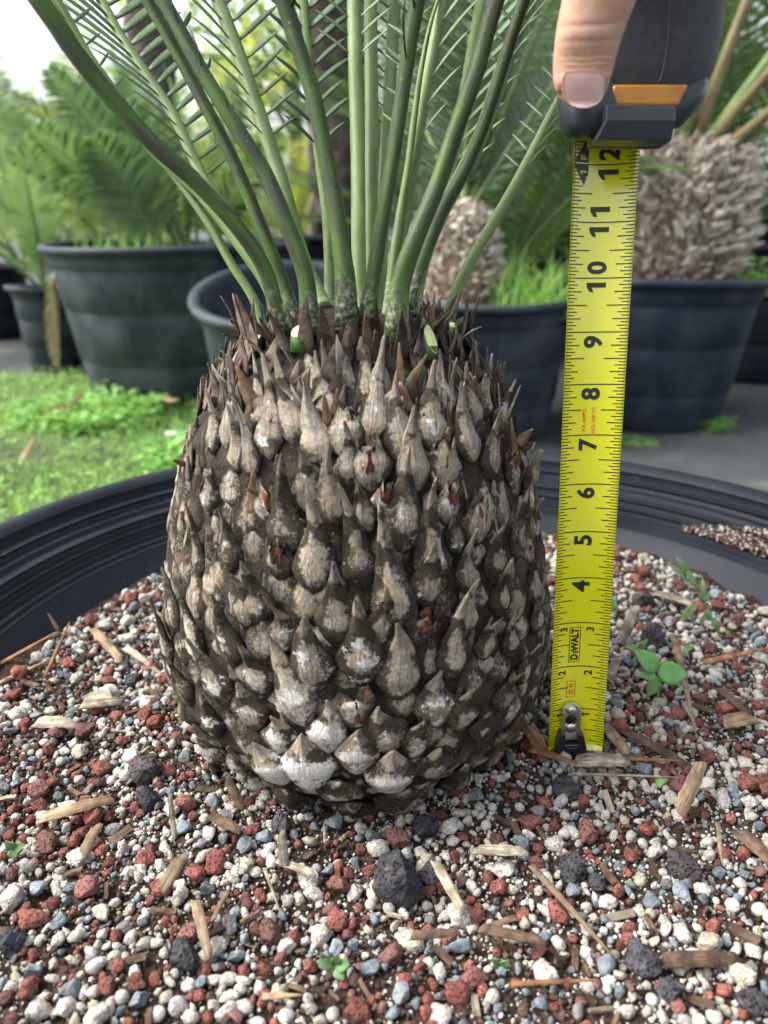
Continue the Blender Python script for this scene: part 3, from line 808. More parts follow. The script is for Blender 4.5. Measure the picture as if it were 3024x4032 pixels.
# behind
frond([(776, 655), (774, 500), (773, 350), (768, 170), (764, 0)], .385, .44, 27, 25, 'pet_glauc', 'leaflet', 0.82, (0.02, 0.06), lw=0.8)
frond([(798, 655), (801, 500), (803, 300), (802, 150), (800, 0)], .395, .46, 24, 24, 'pet_glauc', 'leaflet', 0.98, (0.02, 0.06))
frond([(820, 660), (826, 500), (834, 330), (843, 160), (852, 0)], .40, .47, 22, 24, 'pet_glauc', 'leaflet', 0.55, (0.012, 0.055), lw=0.8)
frond([(885, 640), (925, 520), (968, 400), (1004, 200), (1028, 60), (1042, -10)], .41, .50, 22, 20, 'pet_glauc', 'leaflet', 0.42, (0.03, 0.085), 0.012, lw=0.75)
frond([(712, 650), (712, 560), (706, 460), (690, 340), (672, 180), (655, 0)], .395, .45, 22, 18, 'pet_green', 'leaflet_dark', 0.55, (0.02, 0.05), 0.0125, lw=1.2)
frond([(690, 640), (648, 540), (610, 400), (565, 260), (520, 130), (470, 0)], .385, .42, 30, 26, 'pet_glauc', 'leaflet', 0.55, (0.02, 0.06), 0.012, lw=0.9)
frond([(600, 670), (520, 500), (440, 385), (375, 250), (318, 165), (262, 80), (212, -10)], .40, .46, 22, 19, 'pet_glauc', 'leaflet', 0.42, (0.022, 0.078), 0.0115, lw=0.95, flip=0.6)
frond([(570, 700), (545, 640), (500, 570), (455, 490), (400, 410), (330, 320), (290, 265), (215, 195), (140, 100), (70, 0)], .37, .36, 22, 12, 'pet_glauc', 'leaflet', 0.50, (0.008, 0.025), 0.011, lw=0.6)
frond([(606, 685), (575, 610), (520, 530), (440, 425), (330, 320), (240, 195), (180, 110), (118, 0)], .365, .36, 30, 26, 'pet_glauc', 'leaflet', 0.62, (0.01, 0.045), 0.012, lw=0.7)
frond([(895, 655), (915, 560), (950, 470), (985, 400), (1040, 290), (1090, 140), (1140, 0)], .385, .40, 26, 34, 'pet_glauc', 'leaflet', 0.80, (0.02, 0.07), 0.012, lw=0.8)
frond([(850, 650), (865, 520), (888, 380), (912, 230), (942, 80), (958, -5)], .375, .385, 24, 26, 'pet_glauc', 'leaflet', 0.55, (0.02, 0.055), 0.015, lw=0.8)
frond([(838, 660), (858, 500), (880, 370), (898, 230)], .372, .375, 22, 12, 'pet_green', None, ext=0.1)
frond([(960, 715), (978, 650), (1008, 580), (1060, 490), (1110, 405), (1160, 310), (1215, 205)], .385, .42, 24, 20, 'pet_glauc', 'leaflet', 0.70, (0.016, 0.035), 0.011, sides=(-1, 1), ext=0.45, lw=0.9)
frond([(985, 700), (975, 705), (968, 690)], .383, .38, 14, 14, 'pet_green', None, ext=0.003)
# in front
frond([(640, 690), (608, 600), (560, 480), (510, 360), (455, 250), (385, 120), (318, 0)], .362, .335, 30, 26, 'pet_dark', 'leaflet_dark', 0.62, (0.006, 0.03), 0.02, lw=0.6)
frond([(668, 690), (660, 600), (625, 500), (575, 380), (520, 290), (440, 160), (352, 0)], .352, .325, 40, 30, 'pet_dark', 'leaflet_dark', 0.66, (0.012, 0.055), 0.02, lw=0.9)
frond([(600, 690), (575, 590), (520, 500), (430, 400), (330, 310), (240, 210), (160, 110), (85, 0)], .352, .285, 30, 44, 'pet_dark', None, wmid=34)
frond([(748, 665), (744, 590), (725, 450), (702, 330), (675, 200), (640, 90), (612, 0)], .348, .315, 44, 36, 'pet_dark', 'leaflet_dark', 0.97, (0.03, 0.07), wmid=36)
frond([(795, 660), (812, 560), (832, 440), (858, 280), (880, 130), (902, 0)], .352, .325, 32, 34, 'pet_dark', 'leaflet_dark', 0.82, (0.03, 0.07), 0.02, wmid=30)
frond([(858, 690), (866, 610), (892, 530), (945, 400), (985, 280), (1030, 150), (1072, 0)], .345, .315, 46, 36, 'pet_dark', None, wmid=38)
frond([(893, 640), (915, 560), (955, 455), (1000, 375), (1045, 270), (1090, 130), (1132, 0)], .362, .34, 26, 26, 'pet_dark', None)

# stumps of cut stalks with pale fresh faces
def stump(px, py, w, h, tilt):
    P = at_depth(px * DS, (py + h) * DS, depth_of(on_stem(px * DS, (py + h) * DS, 0.002)) - 0.012); T = at_depth(px * DS, py * DS, depth_of(P) - 0.001)
    a = w * DS / FPX * depth_of(P) / 2 * 0.85
    ax = (T - P).normalized(); cn = (Vector((tilt[0], -0.62, 0.55 + tilt[1]))).normalized()
    rt = ax.cross(Vector((0, 1, 0))).normalized(); bk = rt.cross(ax)
    V, F, S = [], [], 18
    for ring in range(3):
        for j in range(S):
            th = 2 * math.pi * j / S
            o2 = rt * (a * math.cos(th)) + bk * (a * 0.8 * math.sin(th))
            if ring == 0: V.append(P + o2 * 1.12 - ax * 0.004)
            elif ring == 1: V.append(P.lerp(T, 0.4) + o2 * 1.03)
            else: V.append(T + o2 - ax * (o2.dot(cn) / ax.dot(cn)))
    for r_ in range(2):
        for j in range(S): F.append((r_ * S + j, r_ * S + (j + 1) % S, (r_ + 1) * S + (j + 1) % S, (r_ + 1) * S + j))
    F.append(tuple(range(S - 1, -1, -1))); F.append(tuple(2 * S + j for j in range(S)))
    U = [(j / S, 0.02 + 0.01 * (i // S)) for i, j in enumerate(list(range(S)) * 3)]
    st = obj('cut_stalk', V, F, M['pet_dark'], cyc, CYC, uvs=U)
    top = [V[2 * S + j] for j in range(S)]; c = sum(top, Vector()) / S
    V2 = [c + (p - c) * 0.90 + cn * 0.0006 for p in top] + [c + (p - c) * 0.93 for p in top] + [c + cn * 0.0009]
    F2 = [(j, (j + 1) % S, 2 * S) for j in range(S)] + [(S + j, S + (j + 1) % S, (j + 1) % S, j) for j in range(S)]
    f = obj('cut_face', V2, F2, M['cutface'], None, smooth=False); f.parent = st
for px, py, w, h, tl in [(553, 728, 33, 26, (-0.3, 0.2)), (645, 717, 40, 40, (-0.15, 0.3)), (861, 687, 36, 56, (0.15, 0.1)), (930, 733, 36, 40, (0.5, -0.1)), (978, 703, 18, 40, (0.3, 0.4))]:
    stump(px, py, w, h * 0.6, tl)
# ------------------------------------------------------------------ tape measure
IN = 0.0254
LEAN = R(7.3)
T0 = CAM + Vector((4.20, 13.72, -10.94)) * IN          # zero end of the blade, on the gravel
TU = (Vector((-0.15, 12 * math.sin(LEAN), 12 * math.cos(LEAN)))).normalized()
TX = Vector((1, 0, 0)); TX = (TX - TU * TX.dot(TU)).normalized()
TN = TX.cross(TU).normalized()                          # towards the camera
if TN.y > 0: TN = -TN
HALF = 0.595 * IN
SAG = 0.0042
def blade(x, k, e=0.0):                                 # x across in inches, k along in inches
    X = x * IN
    return T0 + TX * X + TU * (k * IN) + TN * (SAG * (X / HALF) ** 2 - SAG + e)
tape = empty('tape_measure', T0)
tag(tape, 'yellow steel tape measure standing upright beside the stem, its dark case held by a thumb', 'tape measure')
t = NT('tape_yellow'); v = t.coord(False)
n1 = t.noise(v, 400, 4); n2 = t.noise(v, 60, 4)
c = t.mix(t.ramp(n1, 0.70, 0.76), (0.70, 0.70, 0.004), (0.44, 0.40, 0.04))
c = t.mix(t.math('MULTIPLY', t.ramp(n2, 0.55, 0.8), 0.35), c, (0.60, 0.58, 0.010))
t.base(c, t.ramp(n2, 0.3, 0.7, 0.13, 0.22), 0.9); t.bump(n1, 0.04, 0.0003); t.b.inputs['Coat Weight'].default_value = 0.6; t.b.inputs['Coat IOR'].default_value = 1.5; t.b.inputs['Coat Roughness'].default_value = 0.1
M['yellow'] = t.m
M['ink'] = m_two('black_ink', (0.018, 0.02, 0.012), (0.05, 0.052, 0.025), 900, 0.35, 0, vary=0, lo=0.5, hi=0.75)
M['redink'] = m_two('red_ink', (0.70, 0.06, 0.012), (0.62, 0.09, 0.02), 700, 0.35, 0, vary=0)
M['inkyellow'] = m_two('yellow_ink', (0.70, 0.68, 0.01), (0.62, 0.58, 0.02), 700, 0.35, 0, vary=0)
V, F = [], []
NX, NK = 14, 44
KTOP = 12.9
for side, e in ((0, 0.0), (1, -0.00025)):
    for i in range(NK + 1):
        k = KTOP * i / NK
        for j in range(NX + 1):
            x = -0.595 + 1.19 * j / NX
            kk = k + (0.06 if abs(x) > 0.55 and i == 0 else 0)
            V.append(blade(x, kk, e))
S0 = (NK + 1) * (NX + 1)
for i in range(NK):
    for j in range(NX):
        a = i * (NX + 1) + j
        F.append((a, a + 1, a + NX + 2, a + NX + 1)); F.append((S0 + a, S0 + a + NX + 1, S0 + a + NX + 2, S0 + a + 1))
    for j in (0, NX):
        a = i * (NX + 1) + j; F.append((a, S0 + a, S0 + a + NX + 1, a + NX + 1))
for j in range(NX): F.append((j, j + 1, S0 + j + 1, S0 + j))
obj('blade', V, F, M['yellow'], tape, T0)
# printed graduations: thin ink laid on the curved blade
V, F = [], []
def ink_line(x0, x1, k, th):
    n = max(1, int(abs(x1 - x0) / 0.09))
    for i in range(n + 1):
        x = x0 + (x1 - x0) * i / n
        V.append(blade(x, k - th / 2, 0.00022)); V.append(blade(x, k + th / 2, 0.00022))
    b = len(V) - 2 * (n + 1)
    for i in range(n): F.append((b + 2 * i, b + 2 * i + 2, b + 2 * i + 3, b + 2 * i + 1))
for q in range(3, int(12.6 * 16)):
    k = q / 16
    if q % 16 == 0:
        ink_line(-0.59, 0.59, k, 0.020); continue
    L = 0.40 if q % 8 == 0 else 0.28 if q % 4 == 0 else 0.20 if q % 2 == 0 else 0.135
    th = 0.020 if q % 4 == 0 else 0.018
    ink_line(-0.59, -0.59 + L, k, th); ink_line(0.59, 0.59 - L, k, th)
tag(obj('graduation_marks', V, F, M['ink'], tape, T0, smooth=False), kind='stuff')
def text_mesh(s, size, bold, sx=1.0):
    if s == '1':
        bm = bmesh.new(); k = size
        for qd in (((0.20, 0), (0.44, 0), (0.44, 1.0), (0.20, 0.97)), ((-0.02, 0.62), (0.197, 0.72), (0.197, 0.968), (-0.02, 0.80))):
            bm.faces.new([bm.verts.new(((x - 0.22) * k, (y - 0.5) * k, 0)) for x, y in qd])
        return bm
    cu = bpy.data.curves.new('glyphs', 'FONT'); cu.body = s; cu.size = 1.0; cu.offset = bold; cu.align_x = 'LEFT'; cu.resolution_u = 5
    o = bpy.data.objects.new('glyphs', cu); COL.objects.link(o)
    dg = bpy.context.evaluated_depsgraph_get(); me = bpy.data.meshes.new_from_object(o.evaluated_get(dg))
    bpy.data.objects.remove(o)
    bm = bmesh.new(); bm.from_mesh(me); bpy.data.meshes.remove(me)
    xs = [v.co.x for v in bm.verts]; ys = [v.co.y for v in bm.verts]
    cx, cy = (min(xs) + max(xs)) / 2, (min(ys) + max(ys)) / 2
    h = max(ys) - min(ys); k = size / h
    for v in bm.verts: v.co = Vector(((v.co.x - cx) * k * sx, (v.co.y - cy) * k, 0))
    return bm
def print_text(name, s, x, k, size, mat, bold=0.02, sx=1.0, e=0.00026):
    """text runs up the blade, letter tops to the left"""
    bm = text_mesh(s, size, bold, sx)
    for _ in range(3):
        bmesh.ops.triangulate(bm, faces=[f for f in bm.faces if len(f.verts) > 3])
        le = [ed for ed in bm.edges if ed.calc_length() > 0.06]
        if not le: break
        bmesh.ops.subdivide_edges(bm, edges=le, cuts=1)
    V = [blade(x - v.co.y, k + v.co.x, e) for v in bm.verts]
    bm.verts.index_update()
    F = [tuple(v.index for v in f.verts) for f in bm.faces]
    bm.free()
    return obj(name, V, F, M[mat], tape, T0, smooth=False)
for d in range(1, 4):
    print_text('numeral', str(d), -0.345, d - 0.14, 0.165, 'ink', 0.03); print_text('numeral', str(d), 0.215, d - 0.14, 0.165, 'ink', 0.03)
for d in range(4, 10): print_text('numeral', str(d), -0.03, d - 0.185, 0.37, 'ink', 0.035, 0.98)
for d in range(10, 13):
    s = str(d)
    print_text('numeral', s[0], -0.03 + (0.12 if d == 12 else 0), d - 0.165, 0.37, 'ink', 0.035, 0.95); print_text('numeral', s[1], -0.03 + (0.12 if d == 12 else 0), d + 0.19, 0.37, 'ink', 0.035, 0.95)
def poly(name, pts, mat, e=0.00024):
    bm = bmesh.new(); vs = [bm.verts.new((x, k, 0)) for x, k in pts]; bm.faces.new(vs)
    x = -0.55
    while x < 0.6:
        bmesh.ops.bisect_plane(bm, geom=bm.verts[:] + bm.edges[:] + bm.faces[:], plane_co=(x, 0, 0), plane_no=(1, 0, 0)); x += 0.06
    bm.verts.index_update()
    o = obj(name, [blade(v.co.x, v.co.y, e) for v in bm.verts], [tuple(v.index for v in f.verts) for f in bm.faces], M[mat], tape, T0, smooth=False)
    bm.free(); return o
poly('foot_marker', [(-0.57, 11.99), (-0.36, 11.64), (-0.33, 11.80), (-0.29, 11.80), (-0.29, 11.99)], 'ink')
poly('foot_marker', [(-0.57, 12.03), (-0.29, 12.03), (-0.29, 12.24), (-0.33, 12.24), (-0.36, 12.42)], 'ink')
print_text('numeral', '1', -0.385, 11.86, 0.135, 'inkyellow', 0.03, e=0.00034); print_text('numeral', 'F', -0.385, 12.115, 0.135, 'inkyellow', 0.03, e=0.00034)
print_text('lettering', 'D', -0.095, 2.215, 0.165, 'ink', 0.05, 0.85)
print_text('lettering', 'E', -0.068, 2.335, 0.110, 'ink', 0.05, 0.85)
print_text('lettering', 'WALT', -0.095, 2.61, 0.165, 'ink', 0.05, 0.88)
for pts in ([(-0.215, 2.10), (-0.200, 2.10), (-0.200, 2.90), (-0.215, 2.90)], [(0.012, 2.10), (0.027, 2.10), (0.027, 2.90), (0.012, 2.90)], [(-0.198, 2.10), (0.010, 2.10), (0.010, 2.112), (-0.198, 2.112)], [(-0.198, 2.888), (0.010, 2.888), (0.010, 2.90), (-0.198, 2.90)]):
    poly('print_border', pts, 'ink')
print_text('lettering', '35 ft', -0.125, 1.46, 0.105, 'redink', 0.02, 0.95)
for pts in ([(-0.225, 1.27), (-0.212, 1.27), (-0.212, 1.655), (-0.225, 1.655)], [(-0.045, 1.27), (-0.032, 1.27), (-0.032, 1.655), (-0.045, 1.655)], [(-0.211, 1.27), (-0.046, 1.27), (-0.046, 1.282), (-0.211, 1.282)], [(-0.211, 1.643), (-0.046, 1.643), (-0.046, 1.655), (-0.211, 1.655)]):
    poly('print_border', pts, 'redink')
print_text('lettering', "P.R. APP'D", -0.13, 7.30, 0.075, 'redink', 0.012); print_text('lettering', 'NO. 339 TC', 0.055, 7.30, 0.075, 'redink', 0.012)

# end hook, its plate and rivets
def m_metal(name, col, rough):
    t = NT(name); t.base(col, rough); t.b.inputs['Metallic'].default_value = 1.0
    t.bump(t.noise(t.coord(), 500, 3), 0.08, 0.0003); return t.m
M['steel'] = m_metal('brushed_steel', (0.62, 0.58, 0.52), 0.28)
t = NT('black_hook'); t.base(t.mix(t.ramp(t.noise(t.coord(), 300, 4), 0.6, 0.75), (0.012, 0.014, 0.02), (0.06, 0.06, 0.06)), 0.3, 0.6); M['hook'] = t.m
def tp(x, k, n): return T0 + TX * (x * IN) + TU * (k * IN) + TN * n
def prism(pts, n0, n1):
    m = len(pts); V = [tp(x, k, n0) for x, k in pts] + [tp(x, k, n1) for x, k in pts]
    return V, [tuple(range(m - 1, -1, -1)), tuple(range(m, 2 * m))] + [(i, (i + 1) % m, m + (i + 1) % m, m + i) for i in range(m)]
HX = -0.13
# slotted plate: rounded outline with a round hole between the rivets
bm = bmesh.new()
out = []
for i in range(13): a = math.pi * i / 12; out.append((HX + 0.2 * math.cos(a), 1.0 + 0.2 * math.sin(a)))
out += [(HX - 0.2, 0.35), (HX + 0.2, 0.35)]
hole = [(HX + 0.125 * math.cos(2 * math.pi * i / 20), 0.80 + 0.125 * math.sin(2 * math.pi * i / 20)) for i in range(20)]
eo = [bm.verts.new((x, y, 0)) for x, y in out]; eh = [bm.verts.new((x, y, 0)) for x, y in hole]
es = [bm.edges.new((eo[i], eo[(i + 1) % len(eo)])) for i in range(len(eo))] + [bm.edges.new((eh[i], eh[(i + 1) % 20])) for i in range(20)]
bmesh.ops.triangle_fill(bm, use_beauty=True, use_dissolve=False, edges=es)
gm = bmesh.ops.extrude_face_region(bm, geom=bm.faces[:])
for v in gm['geom']:
    if isinstance(v, bmesh.types.BMVert): v.co.z = 1
bm.verts.index_update()
o = obj('hook_plate', [tp(v.co.x, v.co.y, -SAG + (0.0042 if v.co.z else 0.0012) + 0.0012 * (abs(v.co.x - HX) / 0.2) ** 2) for v in bm.verts], [tuple(v.index for v in f.verts) for f in bm.faces], M['steel'], tape, T0, smooth=False)
bm.free(); bevel(o, 0.0003, 2)
plate = o
V, F = [tp(HX + 0.14 * math.cos(2 * math.pi * i / 20), 0.80 + 0.14 * math.sin(2 * math.pi * i / 20), -SAG + 0.0009) for i in range(20)] + [tp(HX + 0.14 * math.cos(2 * math.pi * i / 20), 0.80 + 0.14 * math.sin(2 * math.pi * i / 20), -SAG - 0.0006) for i in range(20)], [tuple(range(20))] + [(20 + i, 20 + (i + 1) % 20, (i + 1) % 20, i) for i in range(20)]
obj('hook_slot', V, F, M['hook'], tape, T0, smooth=False)
for k, rr in ((1.04, 0.105), (0.63, 0.112)):
    V, F = [], []
    for ring, (q, h) in enumerate(((1.0, 0.0), (1.0, 0.0009), (0.85, 0.0015), (0.4, 0.0018))):
        for j in range(20):
            a = 2 * math.pi * j / 20; V.append(tp(HX + rr * q * math.cos(a), k + rr * q * math.sin(a), -SAG + 0.0042 + h))
    for r_ in range(3):
        for j in range(20): F.append((r_ * 20 + j, r_ * 20 + (j + 1) % 20, (r_ + 1) * 20 + (j + 1) % 20, (r_ + 1) * 20 + j))
    F.append(tuple(60 + j for j in range(20)))
    obj('rivet', V, F, M['steel'], tape, T0)
V, F = prism([(HX - 0.33, 0.02), (HX + 0.33, 0.02), (HX + 0.33, 0.22), (HX + 0.24, 0.56), (HX + 0.14, 0.56), (HX + 0.13, 0.30), (HX - 0.13, 0.30), (HX - 0.14, 0.56), (HX - 0.24, 0.56), (HX - 0.33, 0.22)], -SAG + 0.001, -SAG + 0.0085)
bevel(obj('end_hook', V, F, M['hook'], tape, T0, smooth=False), 0.0007, 2)
V, F = prism([(HX - 0.11, 0.05), (HX + 0.11, 0.05), (HX + 0.11, 0.26), (HX - 0.11, 0.26)], -SAG + 0.0086, -SAG + 0.0100)
bevel(obj('hook_face', V, F, M['hook'], tape, T0, smooth=False), 0.0004, 2)
V, F = prism([(HX - 0.60, 0.01), (HX + 0.40, 0.01), (HX + 0.40, 0.07), (HX - 0.60, 0.07)], -SAG - 0.003, -SAG + 0.0009)
bevel(obj('hook_foot', V, F, M['hook'], tape, T0, smooth=False), 0.0004, 2)
V, F = [], []
for ring, (q, h) in enumerate(((1.0, 0.0), (0.9, 0.0007), (0.4, 0.0010))):
    for j in range(16):
        a = 2 * math.pi * j / 16; V.append(tp(HX + 0.075 * q * math.cos(a), 0.37 + 0.05 * q * math.sin(a), -SAG + 0.0030 + h))
for r_ in range(2):
    for j in range(16): F.append((r_ * 16 + j, r_ * 16 + (j + 1) % 16, (r_ + 1) * 16 + (j + 1) % 16, (r_ + 1) * 16 + j))
F.append(tuple(32 + j for j in range(16)))
obj('rivet', V, F, M['steel'], tape, T0)

# case
t = NT('case_rubber'); v = t.coord()
t.base(t.mix(t.ramp(t.noise(v, 250, 4), 0.4, 0.7), (0.030, 0.032, 0.037), (0.042, 0.044, 0.050)), 0.62, 0.4)
t.bump(t.noise(v, 1300, 5, 0.7), 0.55, 0.0007); M['rubber'] = t.m
t = NT('case_plastic'); t.base(t.mix(t.noise(t.coord(), 200, 3), (0.018, 0.024, 0.030), (0.028, 0.036, 0.044)), 0.38, 0.5); t.bump(t.noise(t.coord(), 1500, 3), 0.1, 0.0003); M['casep'] = t.m
t = NT('amber_window'); t.base(t.mix(t.ramp(t.noise(t.coord(), 60, 3), 0.35, 0.7), (0.48, 0.20, 0.006), (0.33, 0.13, 0.008)), 0.3, 0.5); M['amber'] = t.m
def cpt(px, py, n):
    """point of the plane n metres in front of the blade that shows at this pixel"""
    r = ray(px, py); O = T0 + TN * n
    return CAM + r * ((O - CAM).dot(TN) / r.dot(TN))
def kx(p):
    d = p - T0; return d.dot(TX), d.dot(TU)
def case_mesh(outline, n0, n1, nb, mat, name, exf=None, flat=False):
    """outline: list of (left px, right px, py) on the front plane; rounded section in depth"""
    V, F = [], []
    S = 40
    for (xl, xr, py, f0, f1) in outline:
        a = cpt(xl, py, n1); b = cpt(xr, py, n1)
        (xa, ka), (xb, kb) = kx(a), kx(b)
        cx = (xa + xb) / 2; hw = (xb - xa) / 2; k = (ka + kb) / 2
        nf = n0 + (n1 - n0) * f1; nbk = n0 + (n1 - n0) * f0
        cn = (nf + nbk) / 2; hn = (nf - nbk) / 2
        for j in range(S):
            th = 2 * math.pi * j / S
            c_, s_ = math.cos(th), math.sin(th)
            e = nb
            nn_ = cn + hn * math.copysign(abs(s_) ** e, s_)
            V.append(T0 + TX * (cx + (n1 - nn_) * 0.21 + hw * math.copysign(abs(c_) ** e, c_)) + TN * nn_ + TU * (k + (n1 - nn_) * 0.30))
    m = len(outline)
    for i in range(m - 1):
        for j in range(S): F.append((i * S + j, i * S + (j + 1) % S, (i + 1) * S + (j + 1) % S, (i + 1) * S + j))
    F.append(tuple(range(S - 1, -1, -1))); F.append(tuple((m - 1) * S + j for j in range(S)))
    o = obj(name, V, F, mat, tape, T0); return o
NB, NF = -0.010, 0.046
body = case_mesh([(2330, 2600, 535, 0.1, 0.70), (2280, 2660, 530, 0.05, 0.82), (2262, 2700, 510, 0.02, 0.88), (2252, 2745, 470, 0, 0.92), (2250, 2790, 400, 0, 0.94), (2255, 2825, 320, 0, 0.97), (2262, 2850, 250, 0, 1), (2270, 2872, 150, 0, 1),
                  (2278, 2886, 50, 0, 1), (2285, 2893, -60, 0, 1), (2295, 2890, -180, 0, 1), (2310, 2870, -300, 0.02, 0.98), (2340, 2825, -420, 0.04, 0.95), (2400, 2750, -520, 0.1, 0.88), (2480, 2670, -570, 0.25, 0.75)], NB, NF, 0.55, M['rubber'], 'case')
# lower bumper lobe on the left
case_mesh([(2250, 2420, 552, 0.1, 0.80), (2215, 2460, 545, 0.0, 0.95), (2202, 2480, 520, -0.02, 1.03), (2195, 2490, 480, -0.02, 1.06), (2192, 2490, 420, -0.02, 1.08), (2200, 2470, 340, 0, 1.06), (2230, 2440, 280, 0.1, 1.0), (2280, 2390, 250, 0.2, 0.9)], NB, NF, 0.62, M['casep'], 'bumper')
# right shoulder bumper, glossier than the rubber
case_mesh([(2560, 2660, 528, 0.1, 0.78), (2540, 2712, 512, 0.0, 0.86), (2560, 2760, 462, -0.01, 0.90), (2610, 2805, 395, -0.01, 0.915), (2690, 2822, 330, 0.0, 0.90), (2760, 2812, 290, 0.1, 0.8)], NB, NF + 0.002, 0.6, M['casep'], 'bumper')
def quad_panel(name, corners, n, th, mat, bev, nsub=1):
    c = [cpt(x, y, n) for x, y in corners]; b = [p - TN * th for p in c]; m = len(c)
    V = b + c; F = [tuple(range(m - 1, -1, -1)), tuple(range(m, 2 * m))] + [(i, (i + 1) % m, m + (i + 1) % m, m + i) for i in range(m)]
    o = obj(name, V, F, mat, tape, T0, smooth=False); bevel(o, bev, 3); return o
quad_panel('amber_window', [(2388, 418), (2672, 418), (2716, 330), (2418, 330)], NF + 0.0022, 0.006, M['amber'], 0.0012)
# sliding lock: lip on top, upper and lower facets
def lock():
    pts = [(0.0, 0.413), (0.0035, 0.428), (0.0045, 0.470), (0.0015, 0.552), (-0.004, 0.560)]     # forward bulge, py/1000
    V, F = [], []
    secs = [(2389, 2655, 410, 0.0005), (2387, 2658, 416, 0.0045), (2388, 2660, 428, 0.0055), (2388, 2662, 474, 0.0062), (2345, 2645, 552, 0.0040), (2352, 2638, 558, 0.000)]
    for xl, xr, py, dn in secs:
        for nn in (dn, -0.010):
            V.append(cpt(xl, py, NF + 0.0035 + dn) - TN * (0 if nn == dn else 0.014)); V.append(cpt(xr, py, NF + 0.0035 + dn) - TN * (0 if nn == dn else 0.014))
    for i in range(len(secs) - 1):
        a, b = i * 4, i * 4 + 4
        F += [(a, a + 1, b + 1, b), (a + 2, b + 2, b + 3, a + 3), (a, b, b + 2, a + 2), (a + 1, a + 3, b + 3, b + 1)]
    F += [(0, 2, 3, 1), (20, 21, 23, 22)]
    o = obj('lock_button', V, F, M['casep'], tape, T0, smooth=False); bevel(o, 0.0011, 3)
lock()
# moulding seam running down the rubber
V, F = [], []
sp_ = [(2636, -80), (2636, 0), (2632, 110), (2620, 220), (2604, 300), (2590, 326)]
P3 = catmull([cpt(x, y, NF + 0.0) for x, y in sp_], 30)
Vt, Ft, Ut = tube(P3, [0.00028] * 31, None, 6)
obj('seam', Vt, Ft, M['casep'], tape, T0)

# ------------------------------------------------------------------ the hand holding the case
NT_ = NF + 0.016
def hp(px, py, n): return cpt(px, py, n)
def blob(bm, path, ra, rb, ref, seg=20):
    """closed rounded tube into bm"""
    V, F, _ = tube(path, ra, rb, seg, ref, cap=False)
    vs = [bm.verts.new(v) for v in V]
    for f in F: bm.faces.new([vs[i] for i in f])
    for e, s in ((0, -1), (len(path) - 1, 1)):
        c = bm.verts.new(path[e] + (path[e] - path[e - s]).normalized() * (min(ra[e], rb[e]) * 0.5))
        for j in range(seg):
            a, b = vs[e * seg + j], vs[e * seg + (j + 1) % seg]
            bm.faces.new((a, b, c) if e else (b, a, c))
bm = bmesh.new()
# thumb: centre line, half width, half depth, from the tip upwards (pixels in the plane of the thumb)
th = [(2292, 424, 30), (2293, 408, 62), (2293, 380, 88), (2293, 345, 105), (2294, 300, 116), (2300, 240, 122), (2310, 180, 127), (2322, 120, 131), (2338, 60, 135), (2356, 0, 142), (2376, -80, 152), (2398, -180, 165), (2425, -300, 190), (2460, -430, 230)]
cps = [hp(x, y, NT_ + (0.002 if y > 300 else 0.004 + (300 - y) * 0.00002)) for x, y, w in th]
hw = [w / FPX * depth_of(p) for (x, y, w), p in zip(th, cps)]
path = catmull(cps, 60); wa = [lerp_list(hw, i / 60) for i in range(61)]
dep = [a * (0.70 if i > 14 else 0.62 + 0.08 * i / 14) for i, a in enumerate(wa)]
blob(bm, path, wa, dep, [TN] * 61, 28)
THUMB = path; TW = wa
# palm over the top of the case and fingers folded down its back
pal = [cps[-1], hp(2520, -600, 0.050), hp(2620, -720, 0.020), hp(2680, -740, -0.02)]
pp = catmull(pal, 16)
blob(bm, pp, [0.026 + 0.016 * i / 16 for i in range(17)], [0.017] * 17, [(TU * 0.7 + TN * 0.4).normalized()] * 17, 20)
wr = catmull([hp(2560, -640, 0.035), hp(2640, -900, 0.030), hp(2720, -1300, 0.03), hp(2800, -1800, 0.03)], 14)
blob(bm, wr, [0.036 - 0.010 * min(1, i / 6) + 0.004 * max(0, i - 6) / 8 for i in range(15)], [0.022] * 15, [TN] * 15, 20)
for i, (x, ln, rr) in enumerate(((2340, 0.90, 0.0088), (2500, 1.0, 0.0092), (2660, 0.95, 0.0088), (2800, 0.78, 0.0078))):
    f = catmull([hp(x * 0.5 + 1300, -700, -0.01), hp(x, -640, -0.038), hp(x, -430, -0.052), hp(x, -430 + 330 * ln, -0.049), hp(x, -430 + 560 * ln, -0.043)], 24)
    blob(bm, f, [rr * (1.12 - 0.30 * k / 24 + 0.05 * math.sin(k * 0.8)) for k in range(25)], [rr * (1.05 - 0.28 * k / 24) for k in range(25)], [TN] * 25, 14)
me = bpy.data.meshes.new('hand_raw'); bm.to_mesh(me); bm.free()
tmp = bpy.data.objects.new('hand_raw', me); COL.objects.link(tmp)
rm = tmp.modifiers.new('r', 'REMESH'); rm.mode = 'VOXEL'; rm.voxel_size = 0.0007
sm = tmp.modifiers.new('s', 'SMOOTH'); sm.factor = 0.6; sm.iterations = 8
hm = bpy.data.meshes.new_from_object(tmp.evaluated_get(bpy.context.evaluated_depsgraph_get()))
bpy.data.objects.remove(tmp)
